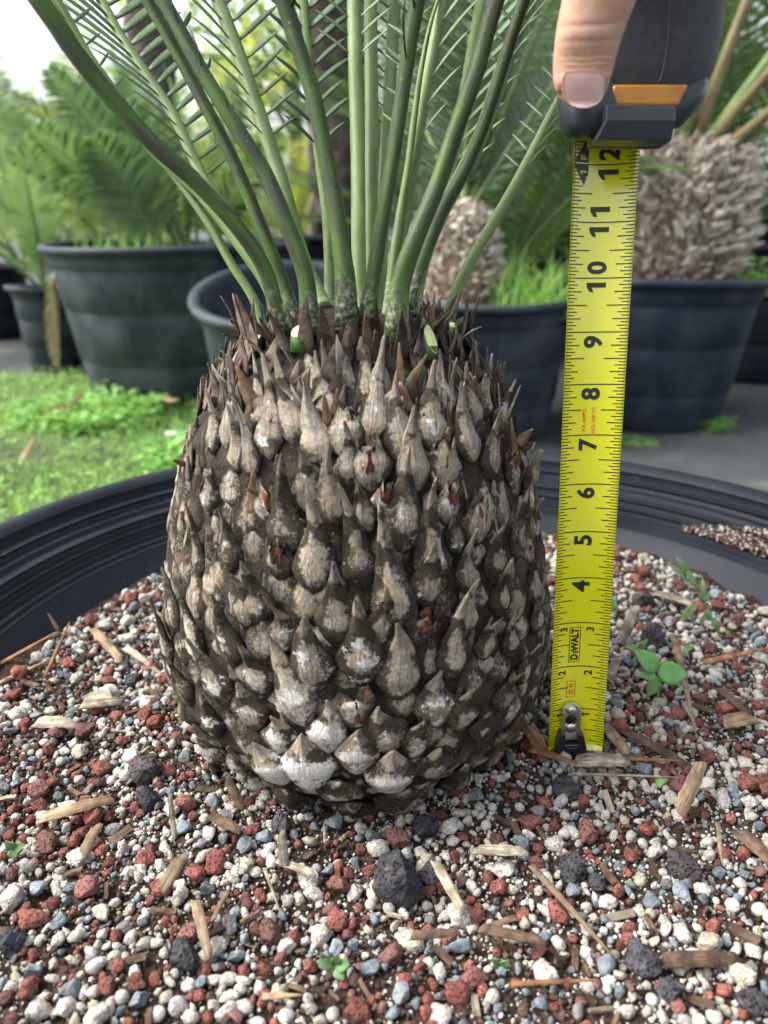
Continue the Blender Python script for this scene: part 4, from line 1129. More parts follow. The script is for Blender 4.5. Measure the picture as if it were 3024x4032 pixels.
# knuckle folds across the back of the thumb, shaped into the skin
vn = [v.normal.copy() for v in hm.vertices]
tip = THUMB[0]
folds = [(246, 0.0011, 0.0011, 9), (226, 0.0018, 0.0010, 6), (206, 0.0015, 0.0009, 4), (185, 0.0017, 0.0011, 0), (164, 0.0014, 0.0009, -3), (142, 0.0009, 0.0010, -6), (120, 0.0007, 0.0011, -8), (236, 0.0006, 0.0004, 7), (216, 0.0007, 0.0004, 5), (196, 0.0007, 0.0004, 2), (174, 0.0006, 0.0004, -1), (152, 0.0005, 0.0004, -4), (60, 0.0004, 0.0008, -8), (262, 0.0004, 0.0005, 9)]
fold3 = [(hp(2303, y, NT_ + 0.02), d_, s_, tl) for y, d_, s_, tl in folds]
nail_c = hp(2297, 352, NT_ + 0.018)
for v, n_ in zip(hm.vertices, vn):
    p = v.co
    if (p - tip).length > 0.075: continue
    fr = max(0, n_.dot(TN))
    if fr <= 0: continue
    dx = (p - cps[4]).dot(TX) / 0.012
    dsum = 0
    for fp, d_, s_, tl in fold3:
        ku = (p - fp).dot(TU) - 0.0022 * (1 - dx * dx) * -0.8 + 0.0003 * noise.noise(p * 300)
        dsum -= d_ * math.exp(-(ku / s_) ** 2) * max(0, 1 - 0.55 * dx * dx)
    # soft pad of flesh behind the nail and round its sides
    q = ((p - nail_c).dot(TX) / 0.0078, (p - nail_c).dot(TU) / 0.0072)
    rr_ = math.hypot(*q)
    dsum += -0.0011 * math.exp(-max(0, rr_ - 0.8) ** 2 * 40) if rr_ > 0.8 else -0.0011
    v.co = p + n_ * (dsum * fr)
t = NT('skin'); v = t.coord(False)
n1 = t.noise(v, 130, 4); n2 = t.noise(v, 900, 5, 0.7)
c = t.mix(t.ramp(n1, 0.3, 0.7), (0.46, 0.265, 0.175), (0.54, 0.335, 0.235))
c = t.mix(t.math('MULTIPLY', t.ramp(n2, 0.5, 0.7), 0.22), c, (0.47, 0.265, 0.185))
t.base(c, 0.55, 0.35); t.b.inputs['Subsurface Weight'].default_value = 0.12; t.b.inputs['Subsurface Radius'].default_value = (1.0, 0.35, 0.2); t.b.inputs['Subsurface Scale'].default_value = 0.002
t.bump(t.math('ADD', n2, t.voro(v, 1500, 'DISTANCE_TO_EDGE')), 0.35, 0.0004); M['skin'] = t.m
hm.materials.clear(); hm.materials.append(M['skin'])
hm.polygons.foreach_set('use_smooth', [True] * len(hm.polygons))
hm.name = 'hand'
hand = bpy.data.objects.new('person', hm); COL.objects.link(hand)
tag(hand, 'bare hand coming in from the top edge, thumb pressed on the dark tape case', 'person')
# nail: curved plate with rounded end
t = NT('nail'); v = t.coord(False)
gz = t.noise(v, 90, 3)
t.base(t.mix(t.ramp(gz, 0.35, 0.65), (0.68, 0.42, 0.39), (0.76, 0.53, 0.49)), 0.26, 0.5); t.b.inputs['Subsurface Weight'].default_value = 0.3; t.b.inputs['Subsurface Scale'].default_value = 0.001
M['nail'] = t.m
def front_of(px, py):
    r = ray(px, py)
    from mathutils.bvhtree import BVHTree
    global _bvh
    if '_bvh' not in globals():
        _bvh = BVHTree.FromPolygons([v.co for v in hm.vertices], [tuple(p.vertices) for p in hm.polygons])
    h = _bvh.ray_cast(CAM, r.normalized())
    return h[0] if h[0] else cpt(px, py, NT_ + 0.008)
V, F = [], []
NI, NJ = 16, 16
pys = [280 + (424 - 280) * i / NI for i in range(NI + 1)]
dn = []
for py in pys:
    h = front_of(2297, min(py, 400)); dn.append((h - T0).dot(TN))
cf = np.polyfit(np.array(pys) - 350, np.array(dn), 2)
for i in range(NI + 1):
    q = i / NI; py = pys[i]
    w = 82 * (0.90 + 0.10 * min(1, q / 0.2)) * (1 if q < 0.45 else math.sqrt(max(0.0, 1 - ((q - 0.45) / 0.56) ** 2.6)))
    w = max(w, 6)
    nc = float(np.polyval(cf, min(py, 405) - 350)) + 0.0009 + (0.0003 if q > 0.9 else 0)
    for j in range(NJ + 1):
        s = -1 + 2 * j / NJ
        dip = 6 * (s * s) * (1 if q < 0.3 else 0) * (1 - q / 0.3)          # rounded cuticle end
        V.append(cpt(2297 + w * s, py + dip, nc + 0.0006 - 0.0017 * (w * s / 82) ** 2))
NV = len(V)
# seat the plate on the skin
offs = []
for i in range(NI + 1):
    for j in range(NJ + 1):
        pass
for j in range(NV): V.append(V[j] - TN * 0.0006)
for i in range(NI):
    for j in range(NJ):
        a = i * (NJ + 1) + j
        F.append((a, a + 1, a + NJ + 2, a + NJ + 1)); F.append((NV + a, NV + a + NJ + 1, NV + a + NJ + 2, NV + a + 1))
rim = [j for j in range(NJ + 1)] + [i * (NJ + 1) + NJ for i in range(1, NI + 1)] + [NI * (NJ + 1) + j for j in range(NJ - 1, -1, -1)] + [i * (NJ + 1) for i in range(NI - 1, 0, -1)]
for a, b in zip(rim, rim[1:] + rim[:1]): F.append((a, b, NV + b, NV + a))
nl = obj('thumbnail', V, F, M['nail'], None); nl.parent = hand
# ------------------------------------------------------------------ gravel on the soil
def ico(sub):
    bm = bmesh.new(); bmesh.ops.create_icosphere(bm, subdivisions=sub, radius=1.0)
    bm.verts.ensure_lookup_table(); bm.verts.index_update()
    V = np.array([v.co[:] for v in bm.verts]); F = np.array([[v.index for v in f.verts] for f in bm.faces]); bm.free()
    return V, F
def shape(kind, seed, sub):
    V, F = ico(sub); r_ = np.random.default_rng(seed); V = V.copy()
    if kind == 'grey':
        for _ in range(12):
            n = r_.normal(size=3); n /= np.linalg.norm(n); d = r_.uniform(0.42, 0.8)
            ex = np.maximum(V @ n - d, 0); V -= ex[:, None] * n
        V *= r_.uniform([0.85, 0.7, 0.55], [1.15, 1.0, 0.85])
        amp = 0.03; fr = 3.0
    elif kind == 'bead':
        V *= r_.uniform([0.92, 0.88, 0.8], [1.08, 1.02, 1.0]); amp = 0.02; fr = 1.2
    elif kind == 'white':
        amp = 0.26; fr = 3.0; V *= r_.uniform([0.95, 0.6, 0.6], [1.35, 1.0, 0.95])
        for _ in range(7):
            n = r_.normal(size=3); n /= np.linalg.norm(n); d = r_.uniform(0.5, 0.9)
            ex = np.maximum(V @ n - d, 0); V -= ex[:, None] * n * 0.85
    else:
        for _ in range(10):
            n = r_.normal(size=3); n /= np.linalg.norm(n); d = r_.uniform(0.5, 0.85)
            ex = np.maximum(V @ n - d, 0); V -= ex[:, None] * n * 0.9
        amp = 0.20; fr = 2.4; V *= r_.uniform([0.95, 0.75, 0.7], [1.2, 1.0, 1.0])
    o = r_.uniform(-50, 50, 3)
    d = np.array([noise.noise(Vector(v * fr + o)) + 0.75 * noise.noise(Vector(v * fr * 2.7 + o)) for v in V])
    if sub >= 3 and kind in ('red', 'black', 'white'):
        d += np.array([0.55 * min(0, noise.noise(Vector(v * 7.5 + o)) * 1.3 + 0.15) for v in V]) * (1.4 if kind != 'white' else 0.9)
    V = V * (1 + amp * d)[:, None]
    return V, F
def rotm(r_):
    q = r_.normal(size=4); q /= np.linalg.norm(q); return np.array(Quaternion(q).to_matrix())
BASE_R = 0.081
def ok_spot(x, y, m=0.0):
    if math.hypot(x - POTC[0], y - POTC[1]) > 0.272 - m: return False
    if math.hypot(x - AX[0], y - AX[1]) < BASE_R + m: return False
    if y < 0.15: return False
    p = Vector((x, y, SOIL))
    return in_frame(p, 700)
grid = {}
def free(x, y, r, f=0.8):
    gx, gy = int(x / 0.012), int(y / 0.012)
    for i in range(gx - 2, gx + 3):
        for j in range(gy - 2, gy + 3):
            for (a, b, c) in grid.get((i, j), ()):
                if (a - x) ** 2 + (b - y) ** 2 < ((r + c) * f) ** 2: return False
    return True
def occupy(x, y, r): grid.setdefault((int(x / 0.012), int(y / 0.012)), []).append((x, y, r))
def spot(r, f=0.8, tries=60, near=False):
    for _ in range(tries):
        y = rng.uniform(0.17, 0.69); x = rng.uniform(-0.25, 0.31)
        if ok_spot(x, y, r * 0.5) and in_frame(Vector((x, y, SOIL)), 60) and free(x, y, r, f):
            occupy(x, y, r); return x, y
    return None

# hand-placed rocks (pixel centre, width px, height factor, kind, label)
ROCKS = [((1668, 3262), 128, 1.15, 'black', 'dark jagged lava rock against the front right foot of the scaly stem'),
         ((1570, 3500), 215, 1.25, 'black', 'largest dark porous lava rock, in the middle foreground below the stem'),
         ((1690, 3420), 120, 0.7, 'black', 'dark lava rock lying just behind the largest porous rock'),
         ((2272, 3425), 128, 1.4, 'black', 'upright diamond shaped dark lava rock among red pebbles on the right'),
         ((2368, 3468), 90, 1.1, 'black', 'small round dark rock touching the diamond shaped lava rock'),
         ((2232, 3110), 130, 0.62, 'black', 'flat dark lava rock resting below the black end hook of the tape'),
         ((2700, 3425), 150, 1.1, 'black', 'brownish black rock at right beside the upright grey stone'),
         ((560, 3060), 150, 0.9, 'black', 'dark purplish lava rock left of the foot of the stem'),
         ((578, 3150), 110, 1.1, 'black', 'honeycombed dark lava rock in front of the purplish one on the left'),
         ((1105, 3265), 78, 1.6, 'black', 'narrow upright dark stone under the front left edge of the stem'),
         ((718, 3770), 160, 0.7, 'black', 'flat dark grey lava rock in the lower left foreground'),
         ((2530, 3840), 170, 0.8, 'black', 'large dark rock in the lower right beside the curled bark piece'),
         ((2650, 3930), 130, 0.9, 'black', 'dark rounded rock near the bottom edge on the right'),
         ((2985, 3960), 140, 0.6, 'black', 'dark rock cut by the bottom right corner'),
         ((2540, 2370), 110, 0.8, 'black', 'dark lava rock behind the seedlings near the right wall of the tub'),
         ((2580, 2530), 100, 1.1, 'black', 'dark blue grey lava rock behind the toothed seedling'),
         ((40, 3750), 120, 1.2, 'black', 'dark rock cut by the left edge low in the picture'),
         ((520, 2665), 80, 0.8, 'black', 'small dark rock near the left foot of the stem by the tub wall')]
KINDV = {}
def variants(kind, n=7, sub=3):
    if kind not in KINDV:
        KINDV[kind] = []
        for i in range(n):
            V, F = shape(kind, 100 + i * 7 + len(kind), sub)
            KINDV[kind].append(np_mesh(kind + '_stone', V * 0.0045, F, M[kind]))
    return KINDV[kind]
for i, ((px, py), w, hf, kind, label) in enumerate(ROCKS):
    p = on_z(px, py, SOIL + 0.003)
    s = w / FPX * depth_of(p) / 2
    V, F = shape('black', 900 + i, 4)
    a = rng.uniform(0, 6.28)
    Rz = np.array([[math.cos(a), -math.sin(a), 0], [math.sin(a), math.cos(a), 0], [0, 0, 1]])
    V = (V @ Rz.T); V[:, 0] *= s / np.abs(V[:, 0]).max(); V[:, 1] *= s / np.abs(V[:, 1]).max(); V[:, 2] *= s * hf / np.abs(V[:, 2]).max()
    o = bpy.data.objects.new('lava_rock', np_mesh('lava_rock', V, F, M['black'])); COL.objects.link(o)
    o.location = (p.x, p.y + s * 0.4, soil_h(p.x, p.y) + s * hf * 0.55)
    tag(o, label, 'rock'); occupy(p.x, p.y + s * 0.4, s * 0.9)

# loose pieces of bark, straw and dry leaf: (from px, to px, width px, material, curl, name, category, label)
CHIPS = [((2085, 2962), (2270, 3012), 34, 'orange_chip', 0.1, 'dry_leaflet', 'dry leaf', 'thin tan dry leaflet lying left of the tape end hook'),
         ((2262, 3012), (2460, 3000), 58, 'grey_straw', 0.15, 'leaf_piece', 'dry leaf', 'pale grey hollow leaf piece lying directly under the tape end'),
         ((2465, 2998), (2680, 3008), 18, 'orange_chip', 0, 'dry_leaflet', 'dry leaf', 'slim orange dry leaflet pointing right from under the tape end'),
         ((2375, 2870), (2460, 2960), 46, 'straw', 0.1, 'straw_piece', 'straw', 'tan straw strip leaning against the right side of the tape foot'),
         ((2450, 2890), (2740, 3020), 40, 'bark', 0.4, 'bark_strip', 'bark strip', 'long dark curved bark strip right of the tape foot'),
         ((2240, 3060), (2700, 3065), 12, 'grey_straw', 0.1, 'root_strand', 'root', 'thin pale root strand curving below the tape end'),
         ((2670, 3210), (2770, 3010), 60, 'straw', 0.8, 'bark_strip', 'bark strip', 'tall curled tan bark piece on the right foreground gravel'),
         ((2088, 3420), (2410, 3770), 30, 'straw', 0.05, 'dry_leaflet', 'dry leaf', 'long pointed yellow brown dry leaflet in the right foreground'),
         ((1710, 3405), (1815, 3580), 40, 'grey_straw', 0.2, 'leaf_piece', 'dry leaf', 'rolled beige leaf piece right of the largest porous rock'),
         ((2600, 3800), (2930, 3770), 62, 'bark', 0.5, 'bark_strip', 'bark strip', 'broad dark curled bark piece at the lower right'),
         ((1890, 3670), (2130, 3715), 40, 'bark', 0.1, 'bark_strip', 'bark strip', 'dark greyish wood splinter in the middle foreground right of centre'),
         ((1878, 3360), (2060, 3365), 42, 'grey_straw', 0.0, 'bark_strip', 'bark strip', 'greenish tan flat bark strip in front of the right foot of the stem'),
         ((1620, 3700), (1800, 3680), 36, 'bark', 0.2, 'bark_strip', 'bark strip', 'mossy bark sliver in the lower centre foreground'),
         ((2010, 3890), (2370, 3868), 22, 'orange_chip', 0.1, 'twig', 'twig', 'long thin pinkish twig near the bottom right of centre'),
         ((770, 3560), (820, 3760), 40, 'straw', 0.15, 'straw_piece', 'straw', 'golden split straw piece standing in the lower left foreground'),
         ((900, 3520), (840, 3620), 20, 'straw', 0.3, 'straw_piece', 'straw', 'short bright yellow straw sliver in the left foreground'),
         ((640, 3520), (715, 3390), 56, 'straw', 0.1, 'bark_strip', 'bark strip', 'wide tan wood chip lying among red pebbles left of centre'),
         ((160, 3240), (430, 3150), 46, 'straw', 0.2, 'bark_strip', 'bark strip', 'long beige bark strip on the left gravel'),
         ((1035, 3940), (1190, 3930), 26, 'straw', 0.1, 'twig', 'twig', 'thin pale stick near the bottom edge left of centre'),
         ((330, 2780), (450, 2755), 70, 'grey_straw', 0.3, 'bark_strip', 'bark strip', 'grey hollow bark piece near the left wall of the tub'),
         ((140, 2860), (280, 2850), 52, 'grey_straw', 0.3, 'bark_strip', 'bark strip', 'pale flat bark piece with dark underside at the far left'),
         ((365, 2485), (470, 2595), 34, 'straw', 0.1, 'stalk_piece', 'stalk', 'short rounded tan stalk piece by the left wall of the tub'),
         ((490, 2560), (640, 2640), 30, 'grey_straw', 0.6, 'dry_leaflet', 'dry leaf', 'curled grey dry leaf between the tan stalk piece and the stem'),
         ((0, 2625), (230, 2495), 16, 'orange_chip', 0, 'pine_needle', 'needle', 'long reddish dry needle lying along the left wall'),
         ((175, 2680), (275, 2460), 14, 'orange_chip', 0, 'pine_needle', 'needle', 'reddish dry needle standing against the left wall'),
         ((0, 2700), (190, 2610), 20, 'straw', 0, 'pine_needle', 'needle', 'tan dry needle lying flat at the left edge'),
         ((230, 2490), (190, 2420), 16, 'bark', 0.2, 'dry_leaflet', 'dry leaf', 'small brown dry blade leaning on the left wall'),
         ((2650, 2510), (2740, 2880), 30, 'straw', 0.05, 'dry_leaflet', 'dry leaf', 'long upright tan dry leaflet beside the toothed seedling'),
         ((2770, 2620), (3020, 2560), 28, 'orange_chip', 0.05, 'dry_leaflet', 'dry leaf', 'orange dry leaflet near the right edge of the gravel'),
         ((2440, 2540), (2500, 2400), 44, 'grey_straw', 0.4, 'bark_strip', 'bark strip', 'pale split bark piece right of the tape at the two inch mark'),
         ((2395, 2690), (2430, 2600), 40, 'grey_straw', 0.1, 'leaf_piece', 'dry leaf', 'pale leaf piece touching the right edge of the tape'),
         ((2580, 2345), (2730, 2385), 34, 'grey_straw', 0.1, 'bark_strip', 'bark strip', 'beige stick lying behind the leafy sprout on the right'),
         ((2820, 2720), (2950, 2810), 34, 'bark', 0.3, 'bark_strip', 'bark strip', 'dark bark sliver right of the toothed seedling'),
         ((2850, 2860), (2960, 2830), 60, 'straw', 0.3, 'leaf_piece', 'dry leaf', 'crumpled yellowish leaf scrap on the right gravel'),
         ((2900, 3290), (3024, 3380), 60, 'bark', 0.3, 'bark_strip', 'bark strip', 'dark fibrous bark piece at the right edge'),
         ((2825, 3250), (2835, 3430), 18, 'grey_straw', -0.2, 'twig', 'twig', 'thin upright grey twig on the right gravel'),
         ((2070, 2870), (2140, 2960), 56, 'orange_chip', 0.4, 'leaf_piece', 'dry leaf', 'pinkish brown leaf scrap between the stem and the tape foot'),
         ((955, 3200), (900, 3080), 40, 'bark', 0.3, 'bark_strip', 'bark strip', 'dark bark strip leaning on the left foot of the stem'),
         ((830, 3225), (940, 3280), 40, 'bark', 0.0, 'bark_strip', 'bark strip', 'dark weathered wood chip left of the stem foot'),
         ((690, 3310), (670, 3150), 22, 'grey_straw', 0.1, 'straw_piece', 'straw', 'upright pale splinter left of the stem foot'),
         ((330, 3380), (380, 3270), 44, 'straw', 0.2, 'bark_strip', 'bark strip', 'brown split chip in the left middle gravel'),
         ((1120, 3430), (1110, 3300), 40, 'grey_straw', 0.1, 'bark_strip', 'bark strip', 'short grey brown chip standing below the stem'),
         ((1090, 3400), (1230, 3450), 30, 'grey_straw', 0.1, 'leaf_piece', 'dry leaf', 'pale flat splinter beside the short chip below the stem'),
         ((1280, 3330), (1276, 3250), 14, 'grey_straw', 0.0, 'twig', 'twig', 'small dry stem stub sticking up in front of the stem'),
         ((1040, 3430), (1100, 3580), 14, 'grey_straw', 1.2, 'twig', 'twig', 'curved green grey twig below the stem on the left')]
for a, b, w, m, curl, nm, cat, label in CHIPS:
    A = on_z(a[0], a[1], SOIL + 0.005)
    upright = abs(b[1] - a[1]) > 1.2 * abs(b[0] - a[0]) and b[1] < a[1] and abs(b[1] - a[1]) > 90 and nm != 'pine_needle'
    B = at_depth(b[0], b[1], depth_of(A) + 0.004) if upright or (label.endswith('wall')) else on_z(b[0], b[1], SOIL + 0.007)
    A.z += 0.002; B.z += 0.002
    L = (B - A).length
    o = strip(nm, A - A, B - A, Vector((0.05, -0.35, 1)), L * (1 + 0.03 * abs(curl)), w / FPX * depth_of(A), -curl, M[m], 0.25, thick=max(0.0008, 0.12 * w / FPX * depth_of(A)), n=12, parent=None, root=None,
              taper=0.85 if nm in ('dry_leaflet', 'pine_needle', 'root_strand', 'twig') else 0.25)
    o.location = A
    tag(o, label, cat); occupy(A.x, A.y, 0.003)

def scatter(kind, count, smin, smax, group, label, cat, nm):
    vs = variants(kind)
    got = 0
    for i in range(count):
        s = rng.uniform(smin, smax) if rng.random() < 0.75 else rng.uniform(smin, smin + (smax - smin) * 0.3)
        q = spot(s, 0.74)
        if q is None: continue
        x, y = q
        o = bpy.data.objects.new(nm, vs[int(rng.integers(len(vs)))])
        COL.objects.link(o)
        o.location = (x, y, soil_h(x, y) + s * rng.uniform(0.42, 0.75))
        o.rotation_euler = tuple(rng.uniform(-0.5, 0.5, 2)) + (rng.uniform(0, 6.28),)
        o.scale = (s / 0.0045, s / 0.0045, s / 0.0045 * rng.uniform(0.85, 1.1))
        tag(o, label, cat, group); got += 1
    return got
scatter('red', 300, 0.0032, 0.0066, 'red lava pebbles in the gravel', 'rust red porous lava pebble loose on the potting gravel', 'red pebble', 'red_pebble')
scatter('grey', 300, 0.0029, 0.0060, 'grey pebbles in the gravel', 'blue grey angular pebble loose on the potting gravel', 'grey pebble', 'grey_pebble')
scatter('white', 300, 0.0028, 0.0056, 'white perlite lumps in the gravel', 'lumpy white perlite piece loose on the potting gravel', 'white pebble', 'white_pebble')
scatter('bead', 240, 0.0018, 0.0032, 'round pale beads in the gravel', 'smooth round pale bead loose on the potting gravel', 'bead', 'pale_bead')
# short bark and wood chips of the mix
cm = []
for i in range(8):
    r_ = random.Random(i)
    V, F = box((0, 0, 0), (1, r_.uniform(0.25, 0.45), r_.uniform(0.10, 0.2)))
    bm = bmesh.new(); vs = [bm.verts.new(v) for v in V]; [bm.faces.new([vs[k] for k in f]) for f in F]
    bmesh.ops.subdivide_edges(bm, edges=bm.edges[:], cuts=3, use_grid_fill=True)
    for v in bm.verts:
        v.co.y += 0.07 * noise.noise(Vector((v.co.x * 2.5, i * 3.7, v.co.z * 3))); v.co.z += 0.08 * math.sin(v.co.x * 2 + i) + 0.05 * noise.noise(v.co * 4 + Vector((i, 0, 0)))
        v.co.x *= 1 + 0.12 * noise.noise(Vector((v.co.y * 9, i, 2)))
    for v in bm.verts: v.co *= 0.009
    me = bpy.data.meshes.new('chip'); bm.to_mesh(me); bm.free(); cm.append(me)
chipv = {}
for i in range(280):
    s = rng.uniform(0.004, 0.013)
    q = spot(s * 0.4, 0.7)
    if not q: continue
    mk = ['bark', 'bark', 'bark', 'grey_straw', 'bark'][int(rng.integers(5))]
    key = (mk, int(rng.integers(8)))
    if key not in chipv:
        me = cm[key[1]].copy(); me.materials.append(M[mk]); chipv[key] = me
    o = bpy.data.objects.new('wood_chip', chipv[key]); COL.objects.link(o)
    o.location = (q[0], q[1], soil_h(*q) + 0.0025); s_ = s / 0.009; o.scale = (s_, s_ * rng.uniform(0.5, 0.9), s_ * 0.9)
    o.rotation_euler = (rng.uniform(-0.5, 0.5), rng.uniform(-0.35, 0.35), rng.uniform(0, 6.28))
    tag(o, 'small wood chip mixed into the potting gravel', 'wood chip', 'wood chips in the gravel')

# the uncountable rest: granules, crumbs
def mass(name, kind, mat, n, smin, smax, sub, squash=(0.75, 1.0), lift=(0.2, 0.7), power=1.6, patch=None, avoid=0.0):
    protos = [shape(kind, 40 + i, sub) for i in range(6)]
    Vs, Fs = [], []; off = 0; k = 0
    while k < n:
        y = rng.uniform(0.17, 0.69); x = rng.uniform(-0.25, 0.31)
        if not ok_spot(x, y): 
            continue
        if patch is not None and noise.noise(Vector((x * 22 + patch, y * 22, patch))) + rng.uniform(-0.35, 0.35) < -0.12: 
            k += 0.15; continue
        s = smin + (smax - smin) * rng.random() ** power
        if avoid and not free(x, y, s, avoid): k += 0.1; continue
        if avoid: occupy(x, y, s)
        V, F = protos[int(rng.integers(6))]
        Vs.append((V * [1, 1, rng.uniform(*squash)]) @ rotm(rng).T * s + [x, y, soil_h(x, y) + s * rng.uniform(*lift)]); Fs.append(F + off); off += len(V); k += 1
    o = bpy.data.objects.new(name, np_mesh(name, np.concatenate(Vs), np.concatenate(Fs), M[mat])); COL.objects.link(o)
    return tag(o, kind='stuff')
mass('red_gravel', 'red', 'red_s', 1400, 0.0018, 0.0040, 2, avoid=0.6, power=1.2)
mass('white_gravel', 'white', 'white_s', 3900, 0.0016, 0.0038, 2, avoid=0.6, power=1.2, patch=2.0)
mass('grey_gravel', 'grey', 'grey_s', 2500, 0.0017, 0.0040, 2, avoid=0.6, power=1.2)
mass('brown_gravel', 'grey', 'brown_s', 2900, 0.0014, 0.0050, 2, squash=(0.3, 0.7), avoid=0.6, power=1.2, patch=5.0)
mass('white_granules', 'bead', 'bead_s', 15000, 0.0005, 0.0014, 1, patch=4.0)
mass('perlite_granules', 'white', 'white_s', 10000, 0.0004, 0.0013, 1, patch=9.0)
mass('brown_granules', 'grey', 'brown_s', 20000, 0.0006, 0.0022, 1)
mass('red_granules', 'grey', 'red_s', 2300, 0.0005, 0.0014, 1)

# gravel spilled on the stepped wall of the tub, right
Vs, Fs = [], []; off = 0
protos = [shape('white', 70 + i, 1) for i in range(4)]
cc = Vector((POTC[0], POTC[1], 0))
for i in range(1500):
    a = rng.uniform(0.36, 0.74)      # angle from +x towards +y, far right wall
    lim = max(0.0, min(1, (0.76 - a) / 0.25))
    if rng.random() > lim + 0.15: continue
    h = rng.uniform(0, 1) * lim
    r = 0.303 + 0.021 * h; z = SOIL + 0.0275 + 0.0165 * h + 0.004 * rng.random()
    s = rng.uniform(0.0006, 0.0020)
    V, F = protos[int(rng.integers(4))]
    Vs.append(V @ rotm(rng).T * s + [cc.x + r * math.cos(a), cc.y + r * math.sin(a), z]); Fs.append(F + off); off += len(V)
nF = len(Fs); k = int(nF * 0.6)
o = bpy.data.objects.new('spilled_gravel', np_mesh('spilled_gravel', np.concatenate(Vs), np.concatenate(Fs), M['white_s'])); COL.objects.link(o)
o.data.materials.append(M['brown_s']); o.data.materials.append(M['red_s'])
mi = np.repeat(rng.choice([0, 0, 1, 1, 2], nF), len(protos[0][1])); o.data.polygons.foreach_set('material_index', mi.astype(np.int32))
tag(o, kind='stuff')

# ------------------------------------------------------------------ small seedlings in the gravel
M['seedling'] = m_leaf('seedling_leaf', (0.24, 0.46, 0.16), (0.18, 0.38, 0.12), 0.35, (0.35, 0.62, 0.12), 120, stuff=False, vary=0.15)
M['sprout'] = m_leaf('sprout_leaf', (0.22, 0.34, 0.15), (0.14, 0.24, 0.10), 0.3, (0.3, 0.5, 0.12), 120, stuff=False, vary=0.25)
def broad_leaf(name, base, d, nrm, L, W, mat, parent, root, teeth=0, fold=0.2):
    d = d.normalized(); nn = (nrm - d * nrm.dot(d)).normalized(); s = d.cross(nn)
    V, F = [], []; n = 11
    for i in range(n):
        t = i / (n - 1)
        w = W / 2 * (math.sin(math.pi * min(1, t ** 0.75 * 0.97 + 0.03))) ** 0.9
        if teeth: w *= 1 + 0.10 * (i % 2)
        bend = -0.25 * L * t * t
        c = base + d * (L * t) + nn * (bend + 0.05 * L * math.sin(t * 3))
        V += [c - s * w + nn * (fold * w), c - s * w * 0.5 + nn * (fold * w * 0.35), c, c + s * w * 0.5 + nn * (fold * w * 0.35), c + s * w + nn * (fold * w)]
    for i in range(n - 1):
        for j in range(4):
            a = i * 5 + j; F.append((a, a + 1, a + 6, a + 5))
    o = obj(name, V, F, M[mat], parent, root)
    so = o.modifiers.new('t', 'SOLIDIFY'); so.thickness = 0.0002
    return o
def seedling(px, py, label, leaves, stem_top, mat='seedling', teeth=0):
    B = on_z(px, py, SOIL + 0.002)
    e = empty('seedling', B); tag(e, label, 'seedling')
    T = at_depth(stem_top[0], stem_top[1], depth_of(B))
    P = catmull([B, B.lerp(T, 0.5) + Vector((0.001, 0, 0)), T], 8)
    Vt, Ft, _ = tube(P, [0.0006 - 0.00004 * i for i in range(9)], None, 6)
    obj('stalk', Vt, Ft, M[mat], e, B)
    for (x0, y0), (x1, y1), w in leaves:
        dz = depth_of(B)
        a = at_depth(x0, y0, dz - 0.001); b = at_depth(x1, y1, dz - 0.004)
        broad_leaf('leaf', a, b - a, (Vector((0, -0.75, 0.65)) + Vector((random.uniform(-.3, .3), 0, random.uniform(-.2, .2)))), (b - a).length * 1.03, w / FPX * dz, mat, e, B, teeth)
seedling(2590, 2745, 'bright green seedling with toothed round leaves on the right gravel', [((2585, 2640), (2515, 2560), 78), ((2590, 2650), (2712, 2650), 88), ((2580, 2650), (2525, 2660), 50), ((2585, 2660), (2560, 2745), 62), ((2590, 2640), (2560, 2600), 40), ((2600, 2670), (2690, 2690), 40)], (2590, 2645), teeth=1)
seedling(2835, 2510, 'thin leafy sprout leaning up by the right wall of the tub', [((2745, 2330), (2690, 2200), 26), ((2700, 2270), (2690, 2195), 22), ((2705, 2290), (2722, 2300), 36), ((2705, 2280), (2635, 2215), 22), ((2760, 2360), (2795, 2330), 40), ((2770, 2370), (2770, 2275), 20), ((2780, 2400), (2800, 2440), 30), ((2740, 2380), (2680, 2440), 34), ((2800, 2430), (2840, 2490), 30), ((2790, 2410), (2760, 2450), 26)], (2705, 2230), 'sprout')
seedling(2530, 2600, 'small dark leaved sprout behind the toothed seedling', [((2520, 2560), (2470, 2545), 30), ((2520, 2555), (2545, 2520), 28), ((2525, 2570), (2500, 2590), 30)], (2525, 2550), 'sprout')
seedling(2690, 2600, 'tiny single leaf sprout right of the toothed seedling', [((2692, 2555), (2730, 2548), 26)], (2690, 2555))
seedling(2410, 2420, 'round leaf sprout peeping out right of the tape', [((2400, 2400), (2425, 2360), 44)], (2402, 2390))
seedling(1335, 3830, 'pale clover seedling in the bottom foreground gravel', [((1315, 3800), (1255, 3790), 46), ((1320, 3800), (1370, 3800), 52), ((1325, 3810), (1350, 3860), 48), ((1315, 3800), (1330, 3770), 44), ((1290, 3780), (1265, 3765), 34)], (1318, 3800), 'sprout')
seedling(60, 3370, 'pale clover seedling at the left edge of the gravel', [((60, 3340), (20, 3320), 46), ((62, 3340), (85, 3330), 46), ((60, 3345), (40, 3390), 44)], (60, 3340), 'sprout')
seedling(2590, 3085, 'tiny green leaf lying in front of the tape end', [((2580, 3080), (2615, 3075), 46)], (2580, 3078))
seedling(1985, 3810, 'small bluish two leaf seedling in the right foreground', [((1970, 3800), (1945, 3785), 40), ((1975, 3800), (2000, 3790), 40)], (1972, 3800), 'sprout')
